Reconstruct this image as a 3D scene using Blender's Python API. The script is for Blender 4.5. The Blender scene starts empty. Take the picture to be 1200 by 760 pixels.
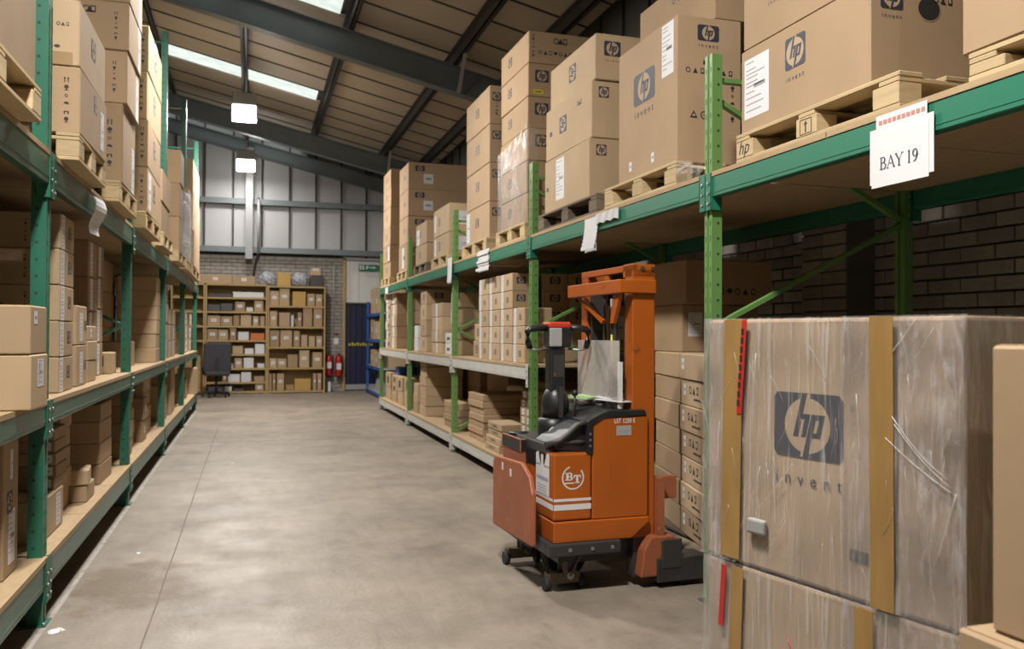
import bpy, bmesh, math, random
from mathutils import Vector, Matrix
R = random.Random(7)
SC = bpy.context.scene
COL = SC.collection

# ------------------------------------------------------------------ camera, world, exposure
yaw, pitch, roll = math.atan(306 / 990), 0.0115, 0.0055
cd = bpy.data.cameras.new('camera'); cam = bpy.data.objects.new('camera', cd); COL.objects.link(cam)
cd.sensor_fit = 'HORIZONTAL'; cd.sensor_width = 36.0; cd.lens = 36.0 * 990 / 1200; cd.clip_start = 0.05
R0 = Vector((math.cos(yaw), -math.sin(yaw), 0)); F0 = Vector((math.sin(yaw), math.cos(yaw), 0)); U0 = Vector((0, 0, 1))
F = F0 * math.cos(pitch) + U0 * math.sin(pitch); U = U0 * math.cos(pitch) - F0 * math.sin(pitch)
RR = R0 * math.cos(roll) + U * math.sin(roll); UU = U * math.cos(roll) - R0 * math.sin(roll)
m = Matrix((RR, UU, -F)).transposed().to_4x4(); m.translation = Vector((0, 0, 1.3))
cam.matrix_world = m
SC.camera = cam
cd.dof.use_dof = True; cd.dof.focus_distance = 3.0; cd.dof.aperture_fstop = 4.5
w = bpy.data.worlds.new('world'); SC.world = w; w.use_nodes = True
w.node_tree.nodes['Background'].inputs[0].default_value = (0.62, 0.68, 0.75, 1)
w.node_tree.nodes['Background'].inputs[1].default_value = 0.3
SC.view_settings.view_transform = 'Standard'; SC.view_settings.look = 'None'
SC.view_settings.gamma = 1; SC.view_settings.use_curve_mapping = False
SC.view_settings.exposure = 0.62
LAMP_STRENGTH = [85.0, 620.0, 430.0, 640.0, 240.0]   # underside of each lamp, from the far end
LAMP_SIDE = 11.0
LAMP_COLOR = (1.0, 0.96, 0.90)
SKY_STRENGTH = 1.0
LAMPS = [(-0.13, 18.35), (-0.13, 14.0), (-0.13, 7.4), (-0.13, 1.7), (-0.13, -4.3)]

# ------------------------------------------------------------------ materials
ALBEDO = 0.72
def mat(name, color, rough=0.6, metal=0.0, var=0.0, noise=0.0, nscale=6.0, bump=0.0, bscale=60.0, rnd=0.0, spec=0.5,
        wear=None, wscale=18.0, wamt=0.62, stretch=(1, 1, 1), coat=0.0):
    color = tuple(c * ALBEDO for c in color); wear = tuple(c * ALBEDO for c in wear) if wear else None
    M = bpy.data.materials.new(name); M.use_nodes = True
    nt = M.node_tree; N = nt.nodes; L = nt.links; b = N['Principled BSDF']
    b.inputs['Roughness'].default_value = rough; b.inputs['Metallic'].default_value = metal
    b.inputs['Specular IOR Level'].default_value = spec
    b.inputs['Coat Weight'].default_value = coat
    tc = N.new('ShaderNodeTexCoord'); mp = N.new('ShaderNodeMapping'); mp.inputs['Scale'].default_value = stretch
    oi = N.new('ShaderNodeObjectInfo')
    ad = N.new('ShaderNodeVectorMath'); ad.operation = 'ADD'
    sc_ = N.new('ShaderNodeVectorMath'); sc_.operation = 'SCALE'; sc_.inputs[0].default_value = (17, 31, 47)
    L.new(oi.outputs['Random'], sc_.inputs['Scale'])
    L.new(tc.outputs['Object'], ad.inputs[0]); L.new(sc_.outputs[0], ad.inputs[1]); L.new(ad.outputs[0], mp.inputs[0])
    rgb = N.new('ShaderNodeRGB'); rgb.outputs[0].default_value = (*color, 1); col = rgb.outputs[0]
    if noise:
        n = N.new('ShaderNodeTexNoise'); n.inputs['Scale'].default_value = nscale; n.inputs['Detail'].default_value = 5
        L.new(mp.outputs[0], n.inputs['Vector'])
        mr = N.new('ShaderNodeMapRange'); mr.inputs[1].default_value = .25; mr.inputs[2].default_value = .75
        mr.inputs[3].default_value = 1 - noise; mr.inputs[4].default_value = 1 + noise
        L.new(n.outputs[0], mr.inputs[0])
        mx = N.new('ShaderNodeVectorMath'); mx.operation = 'SCALE'; L.new(col, mx.inputs[0]); L.new(mr.outputs[0], mx.inputs['Scale']); col = mx.outputs[0]
    if rnd:
        mr = N.new('ShaderNodeMapRange'); mr.inputs[3].default_value = 1 - rnd; mr.inputs[4].default_value = 1 + rnd
        L.new(oi.outputs['Random'], mr.inputs[0])
        mx = N.new('ShaderNodeVectorMath'); mx.operation = 'SCALE'; L.new(col, mx.inputs[0]); L.new(mr.outputs[0], mx.inputs['Scale']); col = mx.outputs[0]
    if wear:
        n = N.new('ShaderNodeTexNoise'); n.inputs['Scale'].default_value = wscale; n.inputs['Detail'].default_value = 8; n.inputs['Roughness'].default_value = .7
        L.new(mp.outputs[0], n.inputs['Vector'])
        mr = N.new('ShaderNodeMapRange'); mr.inputs[1].default_value = wamt; mr.inputs[2].default_value = wamt + .05
        L.new(n.outputs[0], mr.inputs[0])
        mx = N.new('ShaderNodeMix'); mx.data_type = 'RGBA'; L.new(mr.outputs[0], mx.inputs[0]); L.new(col, mx.inputs[6]); mx.inputs[7].default_value = (*wear, 1); col = mx.outputs[2]
    L.new(col, b.inputs['Base Color'])
    if bump:
        n = N.new('ShaderNodeTexNoise'); n.inputs['Scale'].default_value = bscale; n.inputs['Detail'].default_value = 4
        L.new(mp.outputs[0], n.inputs['Vector'])
        bp = N.new('ShaderNodeBump'); bp.inputs['Strength'].default_value = bump; bp.inputs['Distance'].default_value = .01
        L.new(n.outputs[0], bp.inputs['Height']); L.new(bp.outputs[0], b.inputs['Normal'])
    return M

def emit(name, color, strength):
    M = bpy.data.materials.new(name); M.use_nodes = True; nt = M.node_tree; nt.nodes.clear()
    e = nt.nodes.new('ShaderNodeEmission'); o = nt.nodes.new('ShaderNodeOutputMaterial')
    e.inputs[0].default_value = (*color, 1); e.inputs[1].default_value = strength
    nt.links.new(e.outputs[0], o.inputs[0]); return M

CARD = mat('cardboard', (0.47, 0.325, 0.195), .75, noise=.07, nscale=3, bump=.06, bscale=25, rnd=.12, spec=.25)
CARD2 = mat('cardboard_pale', (0.53, 0.385, 0.235), .75, noise=.07, nscale=3, bump=.06, bscale=25, rnd=.10, spec=.25)
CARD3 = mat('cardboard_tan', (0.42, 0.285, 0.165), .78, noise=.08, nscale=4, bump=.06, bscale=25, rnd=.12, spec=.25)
CARDG = mat('cardboard_greyed', (0.56, 0.415, 0.285), .7, noise=.10, nscale=7, bump=.05, bscale=30, stretch=(6, 6, .6), spec=.3)
KRAFT = mat('card_print_ground', (0.52, 0.38, 0.24), .75)
TAPE = mat('brown_tape', (0.42, 0.25, 0.085), .35, noise=.12, nscale=9, bump=.1, bscale=20, stretch=(4, 4, .7))
TAPE2 = mat('clear_tape', (0.40, 0.27, 0.14), .3, noise=.05)
REDTAPE = mat('red_tape', (0.62, 0.035, 0.03), .4, noise=.1, nscale=15)
INK = mat('navy_ink', (0.035, 0.037, 0.06), .6)
INKB = mat('black_ink', (0.025, 0.022, 0.02), .6)
INKG = mat('grey_ink', (0.33, 0.33, 0.36), .6)
INKR = mat('pale_red_ink', (0.60, 0.25, 0.2), .6)
PAPER = mat('white_paper', (0.80, 0.80, 0.82), .6, noise=.03)
YELLOW = mat('yellow_label', (0.75, 0.62, 0.04), .5)
GREEN_B = mat('green_beam_paint', (0.02, 0.20, 0.115), .38, noise=.1, nscale=4, wear=(0.35, 0.38, 0.26), wscale=26, wamt=.70, stretch=(1, .35, 1))
GREEN_P = mat('leaf_green_post_paint', (0.15, 0.31, 0.085), .42, noise=.1, nscale=5, wear=(0.32, 0.36, 0.22), wscale=30, wamt=.72, stretch=(1, 1, .4))
GREEN_L = mat('sea_green_post_paint', (0.025, 0.165, 0.10), .42, noise=.1, nscale=5, wear=(0.2, 0.3, 0.22), wscale=30, wamt=.74)
GREEN_LB = mat('dull_green_beam_paint', (0.055, 0.15, 0.105), .35, noise=.15, nscale=5, wear=(0.3, 0.32, 0.28), wscale=20, wamt=.70, stretch=(1, .3, 1))
WHITE_B = mat('off_white_beam_paint', (0.62, 0.62, 0.58), .5, noise=.08, nscale=5, wear=(0.3, 0.27, 0.22), wscale=24, wamt=.72)
HOLE = mat('dark_slot', (0.02, 0.05, 0.025), .8)
STEEL = mat('zinc_steel', (0.5, 0.5, 0.5), .4, metal=.8)
CHIP = mat('chipboard', (0.50, 0.36, 0.21), .8, noise=.10, nscale=40, stretch=(1, .3, 1), spec=.2)
PINE = mat('pallet_pine', (0.62, 0.47, 0.27), .8, noise=.14, nscale=9, stretch=(1, .25, 5), rnd=.12, spec=.2, bump=.08)
PINE2 = mat('weathered_pallet_wood', (0.20, 0.155, 0.11), .85, noise=.2, nscale=9, stretch=(1, .25, 5), rnd=.15, spec=.2, bump=.08)
PLY = mat('shelf_wood', (0.52, 0.36, 0.16), .7, noise=.1, nscale=5, stretch=(.3, 1, 1), spec=.3)
BRICK = mat('grey_brick', (0.34, 0.31, 0.28), .9, noise=.15, nscale=9, rnd=.18, bump=.4, bscale=45, spec=.2)
MORTAR = mat('mortar', (0.11, 0.10, 0.09), .95, noise=.1)
LINER = mat('roof_liner', (0.58, 0.50, 0.39), .55, noise=.08, nscale=2, rnd=.07)
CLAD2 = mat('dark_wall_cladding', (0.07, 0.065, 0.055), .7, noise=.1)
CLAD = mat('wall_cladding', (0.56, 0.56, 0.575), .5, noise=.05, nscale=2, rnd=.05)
SEAM = mat('dark_seam', (0.055, 0.05, 0.045), .6)
PURLIN = mat('dark_purlin', (0.06, 0.055, 0.05), .5, noise=.1)
RAFTER = mat('blue_grey_steel', (0.19, 0.225, 0.24), .45, noise=.1, nscale=3)
COLUMN = mat('light_grey_steel', (0.38, 0.39, 0.40), .5)
SKYL = bpy.data.materials.new('skylight_glass_fibre')
ORANGE = mat('orange_truck_paint', (0.47, 0.108, 0.010), .36, noise=.08, nscale=4, wear=(0.20, 0.055, 0.02), wscale=9, wamt=.63, spec=.5)
ORANGE2 = mat('scuffed_red_orange_paint', (0.39, 0.115, 0.05), .5, noise=.15, nscale=5, wear=(0.50, 0.30, 0.21), wscale=14, wamt=.62)
BLACK = mat('black_plastic', (0.018, 0.018, 0.019), .4, noise=.3, nscale=8, bump=.05)
BLACK2 = mat('dusty_black_steel', (0.045, 0.042, 0.04), .5, noise=.3, nscale=7, wear=(0.15, 0.13, 0.11), wscale=12, wamt=.66)
RUBBER = mat('black_rubber', (0.02, 0.02, 0.02), .75)
RUST = mat('dirty_brown_steel', (0.16, 0.11, 0.075), .6, noise=.3, nscale=12, metal=.3)
GREYP = mat('grey_plastic', (0.40, 0.40, 0.39), .45, noise=.06)
REDP = mat('red_plastic', (0.62, 0.05, 0.02), .4)
WHITE = mat('white_paint', (0.80, 0.79, 0.76), .5, noise=.04)
GREENPAPER = mat('green_paper', (0.38, 0.55, 0.28), .7, noise=.15, nscale=14)
BLUE = mat('blue_paint', (0.03, 0.11, 0.42), .4, noise=.1)
BLUED = mat('dark_blue_strip', (0.006, 0.013, 0.055), .45, noise=.1)
RED = mat('extinguisher_red', (0.50, 0.015, 0.015), .3)
FABRIC = mat('dark_grey_fabric', (0.05, 0.05, 0.06), .9, noise=.15, nscale=30)
SIGNG = mat('exit_green', (0.0, 0.20, 0.10), .4)
LILAC = mat('lilac_box', (0.42, 0.40, 0.55), .6)
WHITEBOX = mat('white_box', (0.75, 0.74, 0.74), .6, rnd=.06)
ORBOX = mat('orange_box', (0.62, 0.17, 0.035), .6)
YELBOX = mat('yellow_brown_box', (0.58, 0.36, 0.09), .6, rnd=.1)
DARKBOX = mat('charcoal_box', (0.07, 0.065, 0.065), .6, rnd=.2)
LAMPM = emit('lamp_glow', LAMP_COLOR, LAMP_SIDE)
LAMPB = [emit('lamp_lens_glow', LAMP_COLOR, v) for v in LAMP_STRENGTH]
HOUSE = mat('lamp_housing', (0.5, 0.5, 0.51), .5, metal=.2)  # grey lightened so the colour carries the lamp's bloom

def setup_sky():
    M = SKYL; M.use_nodes = True; nt = M.node_tree; nt.nodes.clear()
    tc = nt.nodes.new('ShaderNodeTexCoord'); n = nt.nodes.new('ShaderNodeTexNoise'); n.inputs['Scale'].default_value = 4; n.inputs['Detail'].default_value = 4
    nt.links.new(tc.outputs['Object'], n.inputs['Vector'])
    mr = nt.nodes.new('ShaderNodeMapRange'); mr.inputs[1].default_value = .3; mr.inputs[2].default_value = .7; mr.inputs[3].default_value = .72 * SKY_STRENGTH; mr.inputs[4].default_value = SKY_STRENGTH
    nt.links.new(n.outputs[0], mr.inputs[0])
    e = nt.nodes.new('ShaderNodeEmission'); e.inputs[0].default_value = (.86, .95, .88, 1); nt.links.new(mr.outputs[0], e.inputs[1])
    d = nt.nodes.new('ShaderNodeBsdfDiffuse'); d.inputs[0].default_value = (.5, .52, .5, 1)
    a = nt.nodes.new('ShaderNodeMixShader'); a.inputs[0].default_value = .75
    nt.links.new(d.outputs[0], a.inputs[1]); nt.links.new(e.outputs[0], a.inputs[2])
    o = nt.nodes.new('ShaderNodeOutputMaterial'); nt.links.new(a.outputs[0], o.inputs[0])
setup_sky()

def wrap_mat(name, body=.16, tint=(.62, .60, .60), stretch=(9, 9, 1.2), lo=.50, hi=.62, hi_k=2.2, sheen=.12):
    M = bpy.data.materials.new(name); M.use_nodes = True; nt = M.node_tree; N = nt.nodes; L = nt.links; N.clear()
    tc = N.new('ShaderNodeTexCoord'); mp = N.new('ShaderNodeMapping'); mp.inputs['Scale'].default_value = stretch; L.new(tc.outputs['Object'], mp.inputs[0])
    n = N.new('ShaderNodeTexNoise'); n.inputs['Scale'].default_value = 3; n.inputs['Detail'].default_value = 6; n.inputs['Distortion'].default_value = 1.2; L.new(mp.outputs[0], n.inputs['Vector'])
    n2 = N.new('ShaderNodeTexNoise'); n2.inputs['Scale'].default_value = 5; n2.inputs['Detail'].default_value = 5; L.new(tc.outputs['Object'], n2.inputs['Vector'])
    bp = N.new('ShaderNodeBump'); bp.inputs['Strength'].default_value = .55; bp.inputs['Distance'].default_value = .012; L.new(n.outputs[0], bp.inputs['Height'])
    t = N.new('ShaderNodeBsdfTransparent'); t.inputs[0].default_value = (.97, .965, .965, 1)
    d = N.new('ShaderNodeBsdfDiffuse'); d.inputs[0].default_value = (*tint, 1); L.new(bp.outputs[0], d.inputs['Normal'])
    g = N.new('ShaderNodeBsdfGlossy'); g.inputs['Roughness'].default_value = .18; L.new(bp.outputs[0], g.inputs['Normal'])
    mr = N.new('ShaderNodeMapRange'); mr.inputs[1].default_value = lo; mr.inputs[2].default_value = hi; mr.inputs[3].default_value = body; mr.inputs[4].default_value = min(.85, body * hi_k)
    L.new(n.outputs[0], mr.inputs[0])
    m1 = N.new('ShaderNodeMixShader'); L.new(mr.outputs[0], m1.inputs[0]); L.new(t.outputs[0], m1.inputs[1]); L.new(d.outputs[0], m1.inputs[2])
    fr = N.new('ShaderNodeMapRange'); fr.inputs[1].default_value = .45; fr.inputs[2].default_value = .70; fr.inputs[3].default_value = .03; fr.inputs[4].default_value = sheen; L.new(n2.outputs[0], fr.inputs[0])
    m2 = N.new('ShaderNodeMixShader'); L.new(fr.outputs[0], m2.inputs[0]); L.new(m1.outputs[0], m2.inputs[1]); L.new(g.outputs[0], m2.inputs[2])
    o = N.new('ShaderNodeOutputMaterial'); L.new(m2.outputs[0], o.inputs[0]); return M
WRAP = wrap_mat('stretch_film', .085, (.66, .64, .63), (26, 26, 1.4), .52, .72, 5, .22)
WRAPF = wrap_mat('dense_stretch_film', .10, (.66, .64, .65), (14, 14, 3.0), .50, .70, 4.0, .35)
GUARD = wrap_mat('scratched_clear_plastic', .34, (.50, .46, .42), (.6, .6, .6), .3, .7)
BAG = wrap_mat('grey_polythene', .6, (.42, .43, .48), (3, 3, 3))

def floor_mat():
    M = bpy.data.materials.new('concrete_floor'); M.use_nodes = True; nt = M.node_tree; N = nt.nodes; L = nt.links; b = N['Principled BSDF']
    tc = N.new('ShaderNodeTexCoord')
    def noise(scale, det, st=(1, 1, 1), rough=.55):
        mp = N.new('ShaderNodeMapping'); mp.inputs['Scale'].default_value = st; L.new(tc.outputs['Object'], mp.inputs[0])
        n = N.new('ShaderNodeTexNoise'); n.inputs['Scale'].default_value = scale; n.inputs['Detail'].default_value = det; n.inputs['Roughness'].default_value = rough
        L.new(mp.outputs[0], n.inputs['Vector']); return n.outputs[0]
    def rng(x, a, bb, c, d):
        r = N.new('ShaderNodeMapRange'); r.inputs[1].default_value = a; r.inputs[2].default_value = bb; r.inputs[3].default_value = c; r.inputs[4].default_value = d; L.new(x, r.inputs[0]); return r.outputs[0]
    def mul(x, y):
        r = N.new('ShaderNodeMath'); r.operation = 'MULTIPLY'; L.new(x, r.inputs[0]); L.new(y, r.inputs[1]); return r.outputs[0]
    v = mul(rng(noise(1.3, 7, (1, 1, 1), .65), .3, .7, .70, 1.22), rng(noise(14, 6, (1, .25, 1)), .3, .7, .90, 1.08))
    v = mul(v, rng(noise(60, 3), .3, .7, .94, 1.05))
    v = mul(v, rng(noise(2.2, 8, (1, 1, 1), .75), .56, .70, 1.0, .74))
    v = mul(v, rng(noise(4.5, 8, (1.5, .2, 1), .75), .58, .68, 1.0, .80))
    rgb = N.new('ShaderNodeRGB'); rgb.outputs[0].default_value = (.226, .188, .150, 1)
    s = N.new('ShaderNodeVectorMath'); s.operation = 'SCALE'; L.new(rgb.outputs[0], s.inputs[0]); L.new(v, s.inputs['Scale'])
    # damp brown stain left on the slab
    sp = N.new('ShaderNodeVectorMath'); sp.operation = 'DISTANCE'; mp = N.new('ShaderNodeMapping'); mp.inputs['Scale'].default_value = (1.5, .95, 1); L.new(tc.outputs['Object'], mp.inputs[0])
    L.new(mp.outputs[0], sp.inputs[0]); sp.inputs[1].default_value = (-0.58 * 1.5, 4.76 * .95, 0)
    ds = N.new('ShaderNodeMath'); ds.operation = 'ADD'; L.new(sp.outputs['Value'], ds.inputs[0]); L.new(rng(noise(5, 5), .3, .7, -.22, .22), ds.inputs[1])
    f = rng(ds.outputs[0], .25, .50, .75, 0)
    mx = N.new('ShaderNodeMix'); mx.data_type = 'RGBA'; L.new(f, mx.inputs[0]); L.new(s.outputs[0], mx.inputs[6]); mx.inputs[7].default_value = (.12, .08, .045, 1)
    L.new(mx.outputs[2], b.inputs['Base Color'])
    L.new(rng(noise(3, 5), .3, .7, .38, .62), b.inputs['Roughness'])
    b.inputs['Specular IOR Level'].default_value = .4
    bp = N.new('ShaderNodeBump'); bp.inputs['Strength'].default_value = .15; bp.inputs['Distance'].default_value = .01; L.new(noise(45, 5), bp.inputs['Height']); L.new(bp.outputs[0], b.inputs['Normal'])
    return M
FLOORM = floor_mat()

# ------------------------------------------------------------------ mesh helpers
class MB:
    def __init__(s): s.bm = bmesh.new(); s.mats = []
    def mi(s, m):
        if m not in s.mats: s.mats.append(m)
        return s.mats.index(m)
    def face(s, pts, m):
        f = s.bm.faces.new([s.bm.verts.new(p) for p in pts]); f.material_index = s.mi(m); return f
    def hexa(s, p, m):
        v = [s.bm.verts.new(q) for q in p]; i = s.mi(m)
        for q in ((0, 3, 2, 1), (4, 5, 6, 7), (0, 1, 5, 4), (1, 2, 6, 5), (2, 3, 7, 6), (3, 0, 4, 7)):
            s.bm.faces.new([v[k] for k in q]).material_index = i
        return v
    def box(s, x0, x1, y0, y1, z0, z1, m):
        return s.hexa([(x0, y0, z0), (x1, y0, z0), (x1, y1, z0), (x0, y1, z0), (x0, y0, z1), (x1, y0, z1), (x1, y1, z1), (x0, y1, z1)], m)
    def bar(s, a, b, wx, wy, m, up=(0, 0, 1)):
        a = Vector(a); b = Vector(b); d = (b - a).normalized(); up = Vector(up)
        if abs(d.dot(up)) > .98: up = Vector((0, 1, 0))
        x = d.cross(up).normalized() * (wx / 2); y = x.normalized().cross(d) * (wy / 2)
        s.hexa([a - x - y, a + x - y, a + x + y, a - x + y, b - x - y, b + x - y, b + x + y, b - x + y], m)
    def prism(s, poly, a, b, m, axis='y'):
        def P(u, v, t): return (u, t, v) if axis == 'y' else ((t, u, v) if axis == 'x' else (u, v, t))
        i = s.mi(m)
        A = [s.bm.verts.new(P(u, v, a)) for u, v in poly]; B = [s.bm.verts.new(P(u, v, b)) for u, v in poly]
        s.bm.faces.new(A).material_index = i; s.bm.faces.new(B[::-1]).material_index = i
        n = len(poly)
        for k in range(n): s.bm.faces.new([A[k], B[k], B[(k + 1) % n], A[(k + 1) % n]]).material_index = i
    def tube(s, pts, r, m, n=8, cap=True):
        pts = [Vector(p) for p in pts]; rs = r if isinstance(r, (list, tuple)) else [r] * len(pts); i = s.mi(m); rings = []
        for k, p in enumerate(pts):
            d = (pts[min(k + 1, len(pts) - 1)] - pts[max(k - 1, 0)]).normalized()
            u = d.cross(Vector((0, 0, 1)))
            if u.length < .05: u = d.cross(Vector((0, 1, 0)))
            u.normalize(); v = u.cross(d)
            rings.append([s.bm.verts.new(p + (u * math.cos(2 * math.pi * q / n) + v * math.sin(2 * math.pi * q / n)) * rs[k]) for q in range(n)])
        for a, b in zip(rings, rings[1:]):
            for q in range(n):
                f = s.bm.faces.new([a[q], a[(q + 1) % n], b[(q + 1) % n], b[q]]); f.material_index = i; f.smooth = True
        if cap:
            s.bm.faces.new(rings[0]).material_index = i; s.bm.faces.new(rings[-1][::-1]).material_index = i
    def lathe(s, prof, m, c=(0, 0, 0), n=16):
        s.tube([(c[0], c[1], c[2] + z + k * 1e-6) for k, (r, z) in enumerate(prof)], [max(r, 1e-4) for r, z in prof], m, n)
    def bevel(s, w, seg=1):
        bmesh.ops.bevel(s.bm, geom=list(s.bm.edges), offset=w, segments=seg, affect='EDGES', profile=.5, clamp_overlap=True); return s
    def mesh(s, name):
        bmesh.ops.recalc_face_normals(s.bm, faces=s.bm.faces[:])
        me = bpy.data.meshes.new(name); s.bm.to_mesh(me); s.bm.free()
        for mm in s.mats: me.materials.append(mm)
        return me
    def build(s, name, parent=None, loc=None, rz=0.0):
        return put(name, s.mesh(name), parent, loc, rz)

def put(name, me, parent=None, loc=None, rz=0.0):
    o = bpy.data.objects.new(name, me); COL.objects.link(o)
    if parent is not None: o.parent = parent
    if loc is not None: o.location = loc
    if rz: o.rotation_euler = (0, 0, rz)
    return o

LABELS = set()
def tag(o, label, cat, group=None):
    o['label'] = label; o['category'] = cat
    n = len(label.split())
    if n > 16 or n < 4: print('LABEL LENGTH', n, label)
    if label in LABELS: print('DUP LABEL', label)
    LABELS.add(label)
    if group: o['group'] = group
    return o
def empty(name, label, cat, loc=(0, 0, 0), rz=0, group=None):
    o = bpy.data.objects.new(name, None); COL.objects.link(o); o.location = loc; o.rotation_euler = (0, 0, rz); o.empty_display_size = .1
    return tag(o, label, cat, group)
def structure(o): o['kind'] = 'structure'; return o

def text_polys(txt, size, shear=0.0, spacing=1.0, bold=0.0):
    cu = bpy.data.curves.new('lettering', 'FONT'); cu.body = txt; cu.size = size; cu.shear = shear; cu.space_character = spacing; cu.resolution_u = 3; cu.offset = bold
    ob = bpy.data.objects.new('lettering', cu); COL.objects.link(ob)
    dg = bpy.context.evaluated_depsgraph_get(); me = bpy.data.meshes.new_from_object(ob.evaluated_get(dg))
    vs = [v.co.copy() for v in me.vertices]; fs = [list(p.vertices) for p in me.polygons]
    bpy.data.objects.remove(ob); bpy.data.meshes.remove(me); bpy.data.curves.remove(cu)
    x0 = min(v.x for v in vs); x1 = max(v.x for v in vs); y0 = min(v.y for v in vs); y1 = max(v.y for v in vs)
    return [(v.x - (x0 + x1) / 2, v.y - (y0 + y1) / 2) for v in vs], fs, x1 - x0, y1 - y0
def add_text(b, txt, cx, cy, width, m, z=.0008, shear=0.0, spacing=1.0, height=None, bold=0.0):
    vs, fs, w_, h_ = text_polys(txt, 1.0, shear, spacing, bold); k = width / w_; ky = (height / h_) if height else k; i = b.mi(m)
    V = [b.bm.verts.new((cx + x * k, cy + y * ky, z)) for x, y in vs]
    for f in fs:
        try: b.bm.faces.new([V[q] for q in f]).material_index = i
        except ValueError: pass
def plate(b, x0, x1, y0, y1, m, z=.0004, t=None):
    b.box(x0, x1, y0, y1, 0 if t is None else t, z, m)
def disc(b, cx, cy, rx, ry, m, z, n=24, a0=0, a1=2 * math.pi, r2=None):
    if r2 is None: b.face([(cx + rx * math.cos(a0 + (a1 - a0) * k / n), cy + ry * math.sin(a0 + (a1 - a0) * k / n), z) for k in range(n)], m)
    else:
        P = lambda k, r: (cx + rx * r * math.cos(a0 + (a1 - a0) * k / n), cy + ry * r * math.sin(a0 + (a1 - a0) * k / n), z)
        for k in range(n): b.face([P(k, 1), P(k + 1, 1), P(k + 1, r2), P(k, r2)], m)

# ------------------------------------------------------------------ printed decals (local frame: x right, y up, z out of the face)
DEC = {}
def emblem_geo(b, w_, h_, ground, ink):
    e = .06 * w_
    b.prism([(-w_/2 + e, -h_/2), (w_/2 - e, -h_/2), (w_/2, -h_/2 + e), (w_/2, h_/2 - e), (w_/2 - e, h_/2), (-w_/2 + e, h_/2), (-w_/2, h_/2 - e), (-w_/2, -h_/2 + e)], 0, .0005, ink, axis='z')
    r = .43 * h_ if h_ < w_ else .43 * w_
    disc(b, 0, 0, r * 1.02, r, ground, .0009, 28)
    z = .0013; s = .26
    def quad(x0, y0, x1, y1, m, zz=z): b.face([((x0 + s * y0) * r, y0 * r, zz), ((x1 + s * y0) * r, y0 * r, zz), ((x1 + s * y1) * r, y1 * r, zz), ((x0 + s * y1) * r, y1 * r, zz)], m)
    quad(-.56, .15, -.12, 1.14, ground, .0011); quad(-.02, -1.14, .34, .1, ground, .0011)
    quad(-.52, -.42, -.28, 1.14, ink); quad(-.28, .22, -.02, .42, ink); quad(-.16, -.42, .06, .42, ink)
    quad(.10, -1.14, .34, .42, ink); quad(.34, .22, .60, .42, ink); quad(.48, -.42, .70, .42, ink); quad(.34, -.42, .60, -.24, ink)
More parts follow.
